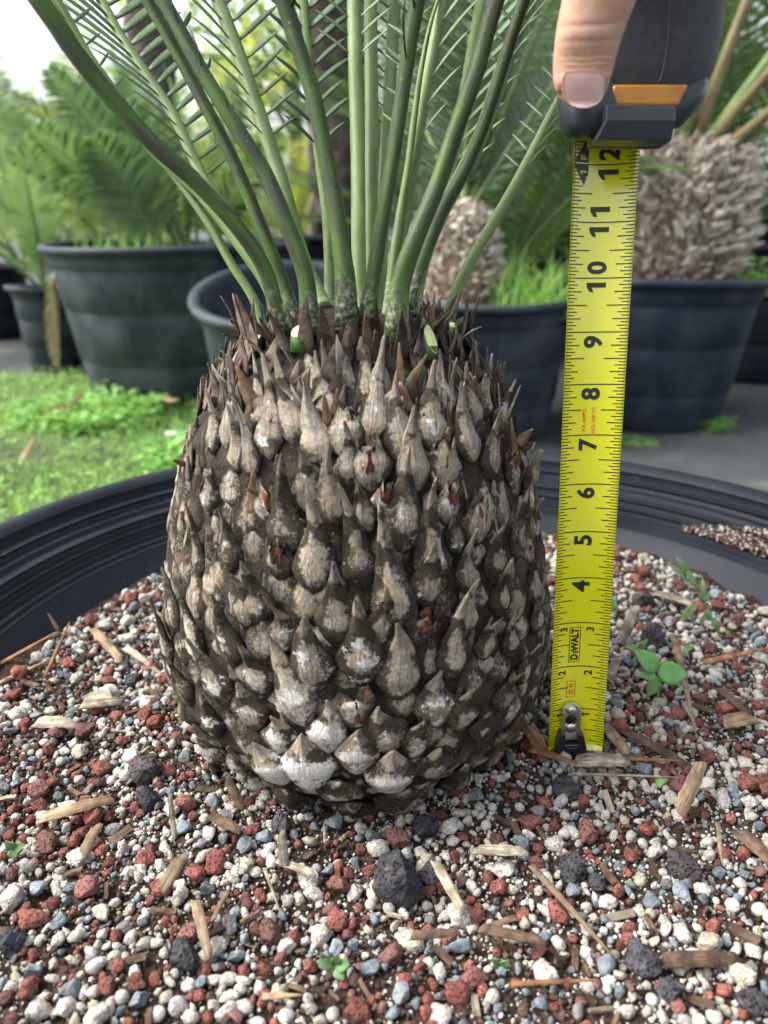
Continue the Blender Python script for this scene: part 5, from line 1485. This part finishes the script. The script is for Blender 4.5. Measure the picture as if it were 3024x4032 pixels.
# ------------------------------------------------------------------ pots behind
def pot_lathe(R0, R1, H, wall=0.006, lip=0.016, rings=(0.28, 0.62, 0.9)):
    """outer wall from the bottom up, lip, inside down to the fill"""
    pr = [(R1 * 0.6, 0.0), (R1 - 0.01, 0.0), (R1, 0.008)]
    for q in rings:
        z = H * q; r = R1 + (R0 - R1) * q
        pr += [(r - 0.001, z - 0.006), (r - 0.001, z), (r + 0.0035, z + 0.004)]
    pr += [(R0 - 0.002, H - 0.045), (R0, H - 0.04), (R0 + 0.003, H - 0.022), (R0 + lip, H - 0.019), (R0 + lip + 0.003, H - 0.010), (R0 + lip + 0.001, H - 0.002), (R0 + lip - 0.004, H), (R0 - 0.002, H - 0.002), (R0 - wall, H - 0.012), (R0 - wall - 0.004, H - 0.06), (R1 + (R0 - R1) * 0.5 - wall, H * 0.5), (R1 - wall, 0.02), (0.01, 0.018)]
    return pr
def bg_pot(x, y, R0, R1, H, mat, label, fill=0.04, tilt=None, squash=(1, 1), rings=(0.3, 0.62, 0.86), group=None):
    V, F = lathe(pot_lathe(R0, R1, H, rings=rings), 72, (0, 0))
    ph = x * 7 + y * 3
    for v in V:
        a = math.atan2(v.y, v.x); k = 1 + 0.010 * math.sin(2 * a + ph) * (v.z / H) + 0.005 * math.sin(3 * a + ph)
        v.x *= squash[0] * k; v.y *= squash[1] * k; v.z += 0.004 * math.sin(2 * a + ph) * (v.z / H)
    o = obj('plant_pot', V, F, M[mat]); o.location = (x, y, 0.001)
    if tilt: o.rotation_euler = tilt; o.location.z += 0.03
    tag(o, label, 'plant pot', group)
    if fill is not None:
        n = 40; Rf = R0 - 0.009
        V2, F2 = [], []
        for i in range(8):
            for j in range(n):
                a = 2 * math.pi * j / n; r = Rf * i / 7
                V2.append((r * math.cos(a) * squash[0], r * math.sin(a) * squash[1], H - fill + 0.01 * noise.noise(Vector((r * 20 * math.cos(a), r * 20 * math.sin(a), ph)))))
        for i in range(7):
            for j in range(n): F2.append((i * n + j, i * n + (j + 1) % n, (i + 1) * n + (j + 1) % n, (i + 1) * n + j))
        s = obj('pot_fill', V2, F2, M['mulch']); s.parent = o
    return o
def gx(px, d): return d * (px - 1512) / FPX * 1.0
def depthx(px, y, z):                                   # world x of a pixel column for a point at distance y, height z
    return (px - 1512) / FPX * (y * CP - (z - CAM.z) * SP)
P1 = (depthx(700, 2.42, 0.45), 2.42); bg_pot(*P1, 0.37, 0.29, 0.455, 'pot_bg', 'big dusty black pot on the lawn at left, holding tall fern like fronds')
P2 = (depthx(1165, 1.72, 0.40), 1.74); bg_pot(*P2, 0.20, 0.165, 0.36, 'pot_bg', 'empty grey black pot tipped towards us between the big left pot and the stem', fill=None, tilt=(R(13), 0, 0))
P3 = (depthx(1910, 1.98, 0.34), 1.98); bg_pot(*P3, 0.222, 0.175, 0.345, 'pot_bg', 'black pot with grassy weeds directly right behind the stem', rings=(0.25, 0.55, 0.82))
P4 = (depthx(2600, 2.12, 0.38), 2.12); bg_pot(*P4, 0.262, 0.20, 0.385, 'pot_blue', 'blue black pot on the right with a thick shaggy trunk', rings=(0.25, 0.57, 0.83))
P5 = (depthx(3000, 2.75, 0.44), 2.75); bg_pot(*P5, 0.22, 0.20, 0.44, 'pot_dark', 'dark pot at the right edge behind the shaggy trunk')
P6 = (depthx(165, 2.85, 0.36), 2.85); bg_pot(*P6, 0.115, 0.09, 0.30, 'pot_bg', 'small black pot at far left with drooping fronds')
P7 = (depthx(1210, 3.3, 0.46), 3.3); bg_pot(*P7, 0.24, 0.2, 0.46, 'pot_dark', 'dark pot half hidden behind the leaf stalks, left of centre')
P8 = (depthx(2150, 3.5, 0.5), 3.5); bg_pot(*P8, 0.30, 0.25, 0.50, 'pot_dark', 'dark pot in the shade behind the grassy pot')
P9 = (depthx(2960, 3.9, 0.62), 3.9); bg_pot(*P9, 0.4, 0.34, 0.62, 'pot_dark', 'tall dark pot far back at the right edge')
P10 = (depthx(-80, 3.7, 0.3), 3.7); bg_pot(*P10, 0.2, 0.16, 0.32, 'pot_dark', 'dark pot far back at the left edge of the lawn')

# ------------------------------------------------------------------ cycads and palms behind
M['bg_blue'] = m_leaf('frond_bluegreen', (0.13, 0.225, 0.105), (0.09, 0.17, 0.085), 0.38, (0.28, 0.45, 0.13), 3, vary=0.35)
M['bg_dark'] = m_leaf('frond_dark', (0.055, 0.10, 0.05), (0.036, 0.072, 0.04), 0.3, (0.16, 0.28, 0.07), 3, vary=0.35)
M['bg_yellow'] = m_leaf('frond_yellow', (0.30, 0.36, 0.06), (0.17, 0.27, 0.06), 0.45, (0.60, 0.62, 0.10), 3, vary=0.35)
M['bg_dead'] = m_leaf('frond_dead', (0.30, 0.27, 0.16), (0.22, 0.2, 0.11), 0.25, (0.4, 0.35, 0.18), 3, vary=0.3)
M['stalk_bg'] = m_two('stalk_yellowgreen', (0.18, 0.26, 0.09), (0.12, 0.19, 0.07), 20, 0.6, 0.1, vary=0.2)
M['stalk_brown'] = m_two('stalk_brownish', (0.20, 0.20, 0.09), (0.17, 0.11, 0.055), 12, 0.6, 0.1, vary=0.2)
def frond_geo(L, a0, a1, nl, ll, lw, bare, seed, vee=0.25, rr=0.006, side_curve=0.0, lean=0.55):
    rs = random.Random(seed)
    n = 14; p = Vector((0, 0, 0)); path = [p.copy()]
    for i in range(n):
        t = (i + 0.5) / n; a = a0 + (a1 - a0) * t ** 1.3
        p = p + Vector((math.cos(a), side_curve * t, math.sin(a))) * (L / n); path.append(p.copy())
    RV, RF, _ = tube(path, [rr * (1 - 0.8 * i / n) for i in range(n + 1)], None, 6, [Vector((-0.3, 0, 1))] * (n + 1))
    V, F = [], []
    for k in range(nl):
        t = bare + (1 - bare) * (k + 0.5) / nl
        s = t * n; i = min(int(s), n - 1); q = path[i].lerp(path[i + 1], s - i); tt = (path[i + 1] - path[i]).normalized()
        side = Vector((0, 1, 0)); side = (side - tt * side.dot(tt)).normalized(); nn = tt.cross(side) * -1
        if nn.z < 0: nn = -nn
        prof_ = math.sin(math.pi * min(1, 0.18 + 0.80 * (k + 0.5) / nl)) ** 0.6
        for sd in (-1, 1):
            l = ll * prof_ * rs.uniform(0.9, 1.08)
            d = (side * sd + tt * (lean + rs.uniform(-0.1, 0.1)) + nn * (vee + rs.uniform(-0.06, 0.06))).normalized()
            y = (tt - d * tt.dot(d)).normalized(); z = d.cross(y)
            w = lw / 2; b = len(V)
            dr = Vector((0, 0, -0.10 * l))
            V += [q - y * w * 0.5, q + y * w * 0.5, q + d * l * 0.5 - y * w + z * 0.0, q + d * l * 0.5 + y * w, q + d * l * 0.5 + z * w * 0.35, q + d * l + dr]
            F += [(b, b + 1, b + 4), (b, b + 4, b + 2), (b + 1, b + 3, b + 4), (b + 2, b + 4, b + 5), (b + 4, b + 3, b + 5)]
    return (RV, RF), (V, F)
FCACHE = {}
def frond_meshes(key, mat, smat):
    k = (key, mat, smat)
    if k not in FCACHE:
        (RV, RF), (V, F) = frond_geo(*key)
        FCACHE[k] = (mesh_from('rachis', RV, RF, M[smat]), mesh_from('leaflets', V, F, M[mat], smooth=False))
    return FCACHE[k]
def add_frond(root, loc, az, key, mat, smat, scale=1.0, roll=0.0):
    rm_, lm_ = frond_meshes(key, mat, smat)
    o = bpy.data.objects.new('frond', rm_); COL.objects.link(o); o.parent = root
    o.location = loc; o.rotation_euler = (roll, 0, az); o.scale = (scale,) * 3
    l = bpy.data.objects.new('leaflets', lm_); COL.objects.link(l); l.parent = o; tag(l, kind='stuff')
    return o
def crown_plant(name, cat, label, x, y, z, n, L, mat, smat='stalk_bg', el=(35, 85), ll=0.14, lw=0.011, nl=44, seed=0, group=None, bare=0.14, droop=50, azr=(0, 2 * math.pi), rr=0.006, vee=0.25):
    rs = random.Random(seed)
    e = empty(name, (x, y, z)); tag(e, label, cat, group)
    for i in range(n):
        a0 = el[0] + (el[1] - el[0]) * ((i + 0.5) / n if n > 3 else rs.random())
        a0 = round(a0 / 6) * 6
        key = (L, R(a0), R(a0 - droop), nl, ll, lw, bare, int(a0) + seed % 3, vee, rr)
        az = azr[0] + ((i * 2.39996) % (2 * math.pi)) / (2 * math.pi) * (azr[1] - azr[0])
        add_frond(e, (0.03 * math.cos(az), 0.03 * math.sin(az), 0), az, key, mat, smat, rs.uniform(0.85, 1.1), rs.uniform(-0.25, 0.25))
    return e
def aimed(e, base, tip, L, mat, smat, droop, ll=0.15, lw=0.012, nl=52, bare=0.12, rr=0.006, roll=0.0, vee=0.2):
    """a frond from base towards a world point"""
    d = tip - base
    az = math.atan2(d.y, d.x); el = math.atan2(d.z, math.hypot(d.x, d.y))
    o = add_frond(e, base - Vector(e.location), az, (L, el + R(droop) / 2, el - R(droop) / 2, nl, ll, lw, bare, int(az * 10), vee, rr), mat, smat, 1.0, 0.0)
    ax_ = Vector((math.cos(el), 0, math.sin(el)))                       # roll about its own length
    o.rotation_euler = (Matrix.Rotation(az, 3, 'Z') @ Matrix.Rotation(roll, 3, ax_)).to_euler()
    return o
# plant in the big left pot: broad blue green fronds
B = Vector((P1[0], P1[1], 0.44))
e = empty('potted_cycad', B); tag(e, 'blue green feathery cycad growing out of the big left pot', 'cycad')
for (bx, tx, ty, dy, roll, dr) in [(700, 330, 330, 0.00, 1.0, 24), (760, 500, 420, -0.1, 1.1, 20), (620, 190, 300, -0.12, 1.0, 26), (640, 60, 420, 0.25, 0.9, 30), (820, 760, 560, -0.1, 1.2, 16), (640, 250, 400, 0.2, 1.0, 24),
                                 (720, 420, 250, 0.25, 1.0, 20), (880, 900, 350, 0.3, 1.2, 20), (900, 1120, 560, 0.1, -0.8, 24), (780, 640, 300, 0.4, 1.1, 16), (640, 130, 540, -0.2, 0.9, 34), (660, 380, 560, -0.18, 1.1, 20), (560, 20, 640, 0.0, 0.8, 36), (700, 520, 300, 0.1, -1.0, 20), (600, -60, 500, 0.35, 0.9, 34)]:
    b = Vector((depthx(bx, P1[1], 0.44) * 0.5 + B.x * 0.5, P1[1] + dy * 0.3, 0.43))
    yy = P1[1] + dy; r = ray(tx, ty); tp_ = CAM + r * (yy / r.y)
    aimed(e, b, tp_, (tp_ - b).length * 1.04, 'bg_blue', 'stalk_bg', dr, ll=0.13, lw=0.0105, nl=58, roll=roll)
# small plant in the far left pot, one dead frond hanging
B = Vector((P6[0], P6[1], 0.27))
e = empty('potted_cycad', B); tag(e, 'small feathery cycad in the far left pot with one dead frond hanging down', 'cycad')
for (tx, ty, dy, L) in [(-200, 700, -0.1, 0.8), (60, 620, 0.1, 0.75), (-150, 1000, -0.2, 0.6), (230, 700, 0.1, 0.6), (-50, 420, 0.2, 0.95), (120, 820, -0.2, 0.5)]:
    r = ray(tx, ty); aimed(e, B, CAM + r * ((P6[1] + dy) / r.y), L, 'bg_blue', 'stalk_bg', 40, ll=0.11, lw=0.008, nl=46)
r0 = ray(215, 1080); r1 = ray(230, 1380)
aimed(e, CAM + r0 * (2.35 / r0.y), CAM + r1 * (2.30 / r1.y), 0.27, 'bg_dead', 'stalk_bg', 8, ll=0.075, lw=0.006, nl=30, bare=0.02, roll=1.5)
# shaggy trunk right and its stout stalks
def m_shag(st=False):
    t = NT('shaggy_scale'); v = t.coord()
    c = t.mix(t.ramp(t.noise(v, 40, 4), 0.3, 0.7), (0.80, 0.76, 0.67), (0.50, 0.43, 0.34))
    c = t.hsv(c, v=t.math('ADD', t.math('MULTIPLY', t.island() if st else t.rand(), 0.7), 0.55)); t.base(c, 0.9, 0.2); t.bump(t.noise(v, 150, 4), 0.5, 0.003); return t.m
M['shag'] = m_shag(); M['shag_s'] = m_shag(True)
M['shagcore'] = m_two('shaggy_core', (0.09, 0.068, 0.048), (0.22, 0.17, 0.12), 60, 1, 0.8, 90, 0.01, 0)
def shag_scale(seed):
    rs = random.Random(seed); V, F = [], []
    for i, (t, w, h) in enumerate(((0, 0.42, 0.2), (0.35, 0.46, 0.26), (0.75, 0.28, 0.14), (1.05, 0.08, 0.05))):
        for j in range(6):
            a = 2 * math.pi * j / 6
            V.append((t + rs.uniform(-0.05, 0.05), w / 2 * math.cos(a) + rs.uniform(-0.04, 0.04), h / 2 * math.sin(a) + 0.25 * t + 0.1 * t * t))
    for i in range(3):
        for j in range(6): F.append((i * 6 + j, i * 6 + (j + 1) % 6, (i + 1) * 6 + (j + 1) % 6, (i + 1) * 6 + j))
    F.append(tuple(range(5, -1, -1))); F.append(tuple(18 + j for j in range(6)))
    return mesh_from('leaf_base_small', V, F, M['shag'])
SH = [shag_scale(i) for i in range(5)]
def shaggy(label, x, y, z0, H, Rm, n, size, prof_, seed):
    rs = random.Random(seed); MV, MF = [], []
    e = empty('shaggy_cycad', (x, y, z0)); tag(e, label, 'cycad')
    V, F = lathe([(Rm * q, H * t) for t, q in prof_] + [(0.003, H * 1.01)], 40, (0, 0))
    c = obj('trunk', V, F, M['shagcore']); c.parent = e
    for i in range(n + 900):
        t = rs.random(); a = rs.uniform(math.pi * 0.88, math.pi * 2.12)
        r = Rm * float(np.interp(t, [p[0] for p in prof_], [p[1] for p in prof_]))
        nrm = Vector((math.cos(a), math.sin(a), 0.1)); upv = Vector((rs.uniform(-0.9, 0.9) * -math.sin(a), rs.uniform(-0.9, 0.9) * math.cos(a), rs.uniform(0.15, 1)))
        d = (upv + nrm * rs.uniform(0.1, 0.7)).normalized(); yv = nrm.cross(d).normalized(); zv = d.cross(yv)
        if zv.dot(nrm) < 0: yv, zv = -yv, -zv
        s = size * rs.uniform(0.7, 1.25)
        P = Vector((r * math.cos(a), r * math.sin(a), t * H)) - nrm * s * 0.1
        Mx = Matrix((d, yv, zv)).transposed().to_4x4()
        if i >= n:                                       # beyond the largest ones: joined
            X = Matrix.Translation(P) @ Mx @ Matrix.Scale(s * 0.62, 4); b0 = len(MV)
            MV += [X @ v.co for v in SH[i % 5].vertices]; MF += [tuple(b0 + j for j in p.vertices) for p in SH[i % 5].polygons]; continue
        o = bpy.data.objects.new('leaf_base', SH[i % 5]); COL.objects.link(o); o.parent = e
        o.matrix_basis = Matrix.Translation(P) @ Mx @ Matrix.Scale(s, 4)
    m_ = obj('leaf_bases', MV, MF, M['shag_s']); m_.parent = e; tag(m_, kind='stuff')
    return e
zb = 0.345
e4 = shaggy('thick pale shaggy trunk with brown green stalks growing in the blue black pot at right', P4[0] + 0.03, P4[1] + 0.02, zb, 0.36, 0.185, 300, 0.036, [(0, 0.72), (0.15, 0.92), (0.4, 1.0), (0.7, 1.0), (0.9, 0.85), (1, 0.55)], 5)
B4 = Vector((P4[0] + 0.05, P4[1] + 0.02, zb + 0.35))
for (bx, by, tx, ty, dy, L, sm, dr) in [(2690, 560, 2830, -60, -0.1, 0.9, 'stalk_bg', 10), (2735, 560, 2960, 60, -0.05, 0.9, 'stalk_brown', 12), (2770, 590, 3120, 230, -0.2, 0.9, 'stalk_brown', 18), (2800, 640, 3160, 420, -0.25, 0.8, 'stalk_brown', 20),
                                    (2660, 560, 2740, -200, 0.1, 1.0, 'stalk_bg', 8), (2640, 560, 2600, -300, 0.1, 1.0, 'stalk_bg', 8), (2600, 560, 2400, -300, 0.3, 1.0, 'stalk_bg', 12), (2760, 600, 3200, 100, 0.1, 0.9, 'stalk_bg', 14)]:
    r = ray(bx, by); b = CAM + r * ((P4[1] - 0.02) / r.y); r = ray(tx, ty)
    aimed(e4, b, CAM + r * ((P4[1] + dy) / r.y), L, 'bg_dark', sm, dr, ll=0.16, lw=0.010, nl=46, bare=0.52, rr=0.016, roll=random.uniform(-0.6, 0.6))
e3 = shaggy('small pale shaggy trunk in the grassy pot behind the stem', P3[0] - 0.08, P3[1] + 0.02, 0.30, 0.26, 0.115, 260, 0.022, [(0, 0.95), (0.3, 1.0), (0.6, 0.95), (0.85, 0.75), (1, 0.4)], 9)
for i in range(13):
    r = ray(1830, 860); b = CAM + r * ((P3[1] + 0.02) / r.y); tx = [1500, 1640, 1760, 1880, 2000, 2120, 2260, 1700, 1960, 2080, 2200, 1820, 2020][i]; ty = [150, 60, -100, -60, 60, 180, 300, 240, 300, 330, 120, 120, -150][i]
    r = ray(tx, ty); aimed(e3, b, CAM + r * ((P3[1] + random.uniform(-0.1, 0.4)) / r.y), random.uniform(0.75, 0.95), 'bg_dark', 'stalk_bg', 14, ll=0.13, lw=0.008, nl=56, bare=0.08, roll=random.uniform(-1.2, 1.2))

# grassy weeds in the pots and on the ground
M['grass'] = m_leaf('grass_blade', (0.24, 0.43, 0.10), (0.15, 0.33, 0.08), 0.45, (0.42, 0.68, 0.15), 8, stuff=True, vary=0.35)
M['weed'] = m_leaf('weed_leaf', (0.25, 0.44, 0.11), (0.15, 0.34, 0.09), 0.42, (0.42, 0.70, 0.17), 8, stuff=True, vary=0.4)
def blades(name, n, posf, hmin, hmax, w, mat, seed, bend=0.6):
    rs = np.random.default_rng(seed); V, F = [], []
    for i in range(n):
        p = Vector(posf(rs)); h = rs.uniform(hmin, hmax); a = rs.uniform(0, 6.28); d = Vector((math.cos(a), math.sin(a), 0)); s = Vector((-d.y, d.x, 0)); b = len(V)
        ww = w * rs.uniform(0.6, 1.2); k = rs.uniform(0.1, bend)
        for j, t in enumerate((0, 0.35, 0.7, 1.0)):
            c = p + Vector((0, 0, h * (t - 0.35 * k * t * t))) + d * (h * k * t * t)
            V += [c - s * ww * (1 - t * 0.93) / 2, c + s * ww * (1 - t * 0.93) / 2]
        for j in range(3): F.append((b + 2 * j, b + 2 * j + 1, b + 2 * j + 3, b + 2 * j + 2))
    return tag(obj(name, V, F, M[mat], smooth=False), kind='stuff')
def in_disc(cx, cy, r, z): 
    def f(rs): a = rs.uniform(0, 6.28); q = r * math.sqrt(rs.random()); return (cx + q * math.cos(a), cy + q * math.sin(a), z)
    return f
blades('grass', 260, in_disc(P3[0] + 0.11, P3[1] - 0.06, 0.11, 0.30), 0.06, 0.20, 0.007, 'grass', 1, 1.2)
blades('grass', 90, in_disc(P1[0] - 0.1, P1[1] - 0.22, 0.12, 0.41), 0.03, 0.11, 0.006, 'grass', 2)
blades('grass', 40, in_disc(P4[0] + 0.2, P4[1] - 0.1, 0.05, 0.34), 0.03, 0.09, 0.012, 'weed', 3)
def lawn_pos(rs):
    while True:
        y = 0.62 + 2.0 * rs.random() ** 1.3; x = -0.15 - 1.6 * rs.random()
        if x < lawn_edge(y) + 0.03 and math.hypot(x - P1[0], y - P1[1]) > 0.29 and math.hypot(x - POTC[0], y - POTC[1]) > 0.34 and math.hypot(x - P2[0], y - P2[1]) > 0.17: return (x, y, 0.012)
blades('grass', 9000, lawn_pos, 0.02, 0.065, 0.0038, 'grass', 4, 1.2)
def weeds(name, n, posf, hmax, size, seed, mat='weed'):
    rs = np.random.default_rng(seed); V, F = [], []
    for i in range(n):
        p = Vector(posf(rs)); cl = 0.5 + 0.5 * noise.noise(Vector((p.x * 6, p.y * 6, seed)))
        p.z += hmax * rs.random() * (0.35 + 0.9 * cl); L = size * rs.uniform(0.6, 1.3)
        a = rs.uniform(0, 6.28); d = Vector((math.cos(a), math.sin(a), rs.uniform(-0.5, 0.6))).normalized(); nn = Vector((rs.uniform(-0.5, 0.5), rs.uniform(-0.5, 0.5), 1)); s = d.cross(nn).normalized(); up_ = s.cross(d); b = len(V)
        V += [p, p + d * L * 0.4 - s * L * 0.27 + up_ * L * 0.06, p + d * L * 0.45, p + d * L * 0.4 + s * L * 0.27 + up_ * L * 0.06, p + d * L - up_ * L * 0.12]
        F += [(b, b + 2, b + 1), (b, b + 3, b + 2), (b + 1, b + 2, b + 4), (b + 2, b + 3, b + 4)]
    return tag(obj(name, V, F, M[mat], smooth=False), kind='stuff')
weeds('weeds', 9000, lawn_pos, 0.05, 0.017, 5)
def edge_pos(rs):
    y = rs.uniform(1.5, 2.2); return (rs.uniform(-1.0, -0.42) - 0.0, y, 0.02)
weeds('weeds', 1100, in_disc(depthx(330, 2.0, 0.1), 2.0, 0.20, 0.02), 0.075, 0.03, 6)
weeds('weeds', 500, in_disc(depthx(760, 1.55, 0.0), 1.55, 0.10, 0.005), 0.09, 0.03, 7)
weeds('moss_tufts', 700, in_disc(depthx(2790, 1.98, 0.0), 1.98, 0.07, 0.0), 0.045, 0.010, 8)
weeds('moss_tufts', 350, in_disc(depthx(2500, 1.86, 0.0), 1.84, 0.05, 0.0), 0.008, 0.008, 9)
weeds('moss_tufts', 200, in_disc(P4[0] + 0.17, P4[1] - 0.12, 0.07, 0.34), 0.10, 0.016, 10)
# dry leaf and pale stone lying on the lawn
for (a, b, w, m, nm, cat, label, z) in [((180, 1640), (330, 1580), 60, 'orange_chip', 'dry_leaflet', 'dry leaf', 'brown dry leaf lying on the sunny lawn at left', 0.05), ((640, 1560), (720, 1620), 30, 'straw', 'dry_leaflet', 'dry leaf', 'tan straw lying in the weeds by the big left pot', 0.06), ((85, 1810), (140, 1740), 26, 'straw', 'dry_leaflet', 'dry leaf', 'thin dry blade low on the lawn at left', 0.06)]:
    A = on_z(a[0], a[1], z); Bq = on_z(b[0], b[1], z + 0.01)
    o = strip(nm, A - A, Bq - A, Vector((0, -0.3, 1)), (Bq - A).length, w / FPX * depth_of(A), 0.3, M[m], 0.4, 0.001, 9, None, None, 0.7); o.location = A; tag(o, label, cat)
A = on_z(690, 1715, 0.02); V_, F_ = shape('grey', 5, 3)
o = bpy.data.objects.new('pale_stone', np_mesh('pale_stone', V_ * [0.055, 0.035, 0.02], F_, M['white'])); COL.objects.link(o); o.location = A; tag(o, 'flat pale stone lying at the edge of the lawn behind the tub', 'stone')

# trees and tall plants further back
def palm(label, x, y, H, r0, L, n, mat, seed, cat='palm'):
    e = empty('palm_tree', (x, y, 0)); tag(e, label, cat, None)
    rs = random.Random(seed); V, F = [], []
    prof_ = []
    nring = 60
    for i in range(nring + 1):
        t = i / nring; r = r0 * (1.15 - 0.25 * t) * (1 + 0.10 * (1 - (i % 3) / 2)); prof_.append((r, t * H))
    V, F = lathe(prof_, 22, (0, 0))
    for v in V: v += Vector((noise.noise(v * 9), noise.noise(v * 9 + Vector((5, 0, 0))), 0)) * r0 * 0.25
    c = obj('trunk', V, F, M['palmbark']); c.parent = e
    for i in range(n):
        a0 = 70 - 75 * i / n; a0 = round(a0 / 8) * 8
        add_frond(e, (0, 0, H), i * 2.39996 + seed, (L, R(a0), R(a0 - 60), 46, 0.30, 0.022, 0.15, int(a0), 0.2, 0.014), mat, 'stalk_bg', rs.uniform(0.9, 1.1), rs.uniform(-0.3, 0.3))
    return e
M['palmbark'] = m_two('palm_bark', (0.14, 0.115, 0.10), (0.05, 0.04, 0.035), 14, 1, 0.9, 50, 0.02, 0)
palm('slim grey palm trunk behind the left fronds with a crown above the picture', depthx(625, 3.6, 0.9), 3.6, 2.5, 0.085, 1.5, 12, 'bg_dark', 1)
palm('dark palm trunk standing behind the leaf stalks at centre', depthx(1335, 3.9, 0.9), 3.9, 2.7, 0.12, 1.5, 12, 'bg_dark', 2)
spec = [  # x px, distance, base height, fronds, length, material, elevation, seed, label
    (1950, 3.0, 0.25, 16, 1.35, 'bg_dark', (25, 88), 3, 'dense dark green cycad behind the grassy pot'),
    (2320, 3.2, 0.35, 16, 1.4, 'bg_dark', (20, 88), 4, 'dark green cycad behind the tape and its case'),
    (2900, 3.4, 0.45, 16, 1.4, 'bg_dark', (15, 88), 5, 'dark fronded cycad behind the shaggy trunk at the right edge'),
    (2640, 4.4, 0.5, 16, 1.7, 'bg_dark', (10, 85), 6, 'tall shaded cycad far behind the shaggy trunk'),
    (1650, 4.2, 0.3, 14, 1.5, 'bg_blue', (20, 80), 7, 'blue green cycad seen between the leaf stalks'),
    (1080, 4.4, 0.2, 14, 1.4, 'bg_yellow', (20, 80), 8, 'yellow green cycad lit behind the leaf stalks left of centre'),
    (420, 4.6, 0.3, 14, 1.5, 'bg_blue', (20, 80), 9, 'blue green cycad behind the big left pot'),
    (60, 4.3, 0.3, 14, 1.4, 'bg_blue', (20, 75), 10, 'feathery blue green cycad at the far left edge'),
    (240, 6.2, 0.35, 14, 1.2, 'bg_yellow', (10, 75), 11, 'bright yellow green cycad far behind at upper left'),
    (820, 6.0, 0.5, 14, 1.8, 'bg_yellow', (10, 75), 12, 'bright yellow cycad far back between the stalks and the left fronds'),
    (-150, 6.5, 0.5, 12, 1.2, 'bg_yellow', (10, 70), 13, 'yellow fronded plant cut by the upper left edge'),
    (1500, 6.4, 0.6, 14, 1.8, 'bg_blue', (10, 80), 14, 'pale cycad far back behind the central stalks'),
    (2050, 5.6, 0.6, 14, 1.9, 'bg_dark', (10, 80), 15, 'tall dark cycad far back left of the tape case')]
for (px, d, z, n, L, mat, el, sd_, label) in spec:
    crown_plant('bush_cycad', 'cycad', label, depthx(px, d, 0.6), d, z, n, L, mat, el=el, seed=sd_, ll=0.19, lw=0.014, nl=48, droop=45, rr=0.008)
def leafy_tree(label, x, y, H, cw, ch, n, mat, seed, leaf=0.09):
    e = empty('tree', (x, y, 0)); tag(e, label, 'tree'); rs = np.random.default_rng(seed)
    trunk = catmull([Vector((0, 0, 0)), Vector((rs.uniform(-.1, .1), 0, H * 0.35)), Vector((rs.uniform(-.25, .25), 0, H * 0.7)), Vector((rs.uniform(-.3, .3), 0, H))], 14)
    V, F, _ = tube(trunk, [0.11 * (1 - 0.75 * i / 14) for i in range(15)], None, 9)
    t_ = obj('trunk', V, F, M['palmbark']); t_.parent = e
    VL, FL = [], []; BV, BF = [], []
    for k in range(26):
        t = rs.uniform(0.3, 1.0); b0 = trunk[int(t * 14)]
        a = rs.uniform(0, 6.28); el = rs.uniform(-0.1, 0.9); ln = cw * rs.uniform(0.45, 1.0)
        tip = b0 + Vector((math.cos(a) * math.cos(el), math.sin(a) * math.cos(el), math.sin(el) * ch / cw)) * ln
        pth = catmull([b0, b0.lerp(tip, 0.5) + Vector((0, 0, 0.06 * ln)), tip], 6)
        v_, f_, _ = tube(pth, [0.03 * (1 - 0.8 * i / 6) for i in range(7)], None, 5); o0 = len(BV); BV += v_; BF += [tuple(o0 + i for i in f) for f in f_]
        for j in range(n // 26):
            c = b0.lerp(tip, rs.uniform(0.35, 1.1)) + Vector(rs.normal(size=3)) * (0.16 * ln)
            d = Vector(rs.normal(size=3)); d.z -= 0.5; d.normalize(); s = d.orthogonal().normalized(); L = leaf * rs.uniform(0.6, 1.3); b = len(VL)
            VL += [c, c + d * L * 0.5 - s * L * 0.28, c + d * L, c + d * L * 0.5 + s * L * 0.28]; FL += [(b, b + 1, b + 2), (b, b + 2, b + 3)]
    o = obj('limbs', BV, BF, M['palmbark']); o.parent = e
    c_ = obj('crown', VL, FL, M[mat], smooth=False); c_.parent = e
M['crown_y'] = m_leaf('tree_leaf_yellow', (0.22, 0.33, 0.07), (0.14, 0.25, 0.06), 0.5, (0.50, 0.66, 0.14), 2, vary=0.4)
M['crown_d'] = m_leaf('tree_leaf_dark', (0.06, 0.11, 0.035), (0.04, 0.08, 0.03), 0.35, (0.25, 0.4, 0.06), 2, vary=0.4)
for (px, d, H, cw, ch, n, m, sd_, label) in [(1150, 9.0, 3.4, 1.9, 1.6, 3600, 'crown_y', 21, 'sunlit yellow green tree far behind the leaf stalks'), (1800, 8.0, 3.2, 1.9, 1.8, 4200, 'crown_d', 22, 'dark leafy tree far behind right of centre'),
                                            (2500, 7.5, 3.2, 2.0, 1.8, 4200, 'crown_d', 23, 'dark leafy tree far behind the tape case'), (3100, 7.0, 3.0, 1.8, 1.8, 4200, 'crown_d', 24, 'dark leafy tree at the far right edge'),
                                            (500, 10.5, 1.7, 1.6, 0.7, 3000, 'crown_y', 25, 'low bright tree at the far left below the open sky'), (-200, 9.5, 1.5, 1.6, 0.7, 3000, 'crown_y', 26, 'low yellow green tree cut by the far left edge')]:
    leafy_tree(label, depthx(px, d, 1.0), d, H, cw, ch, n, m, sd_)
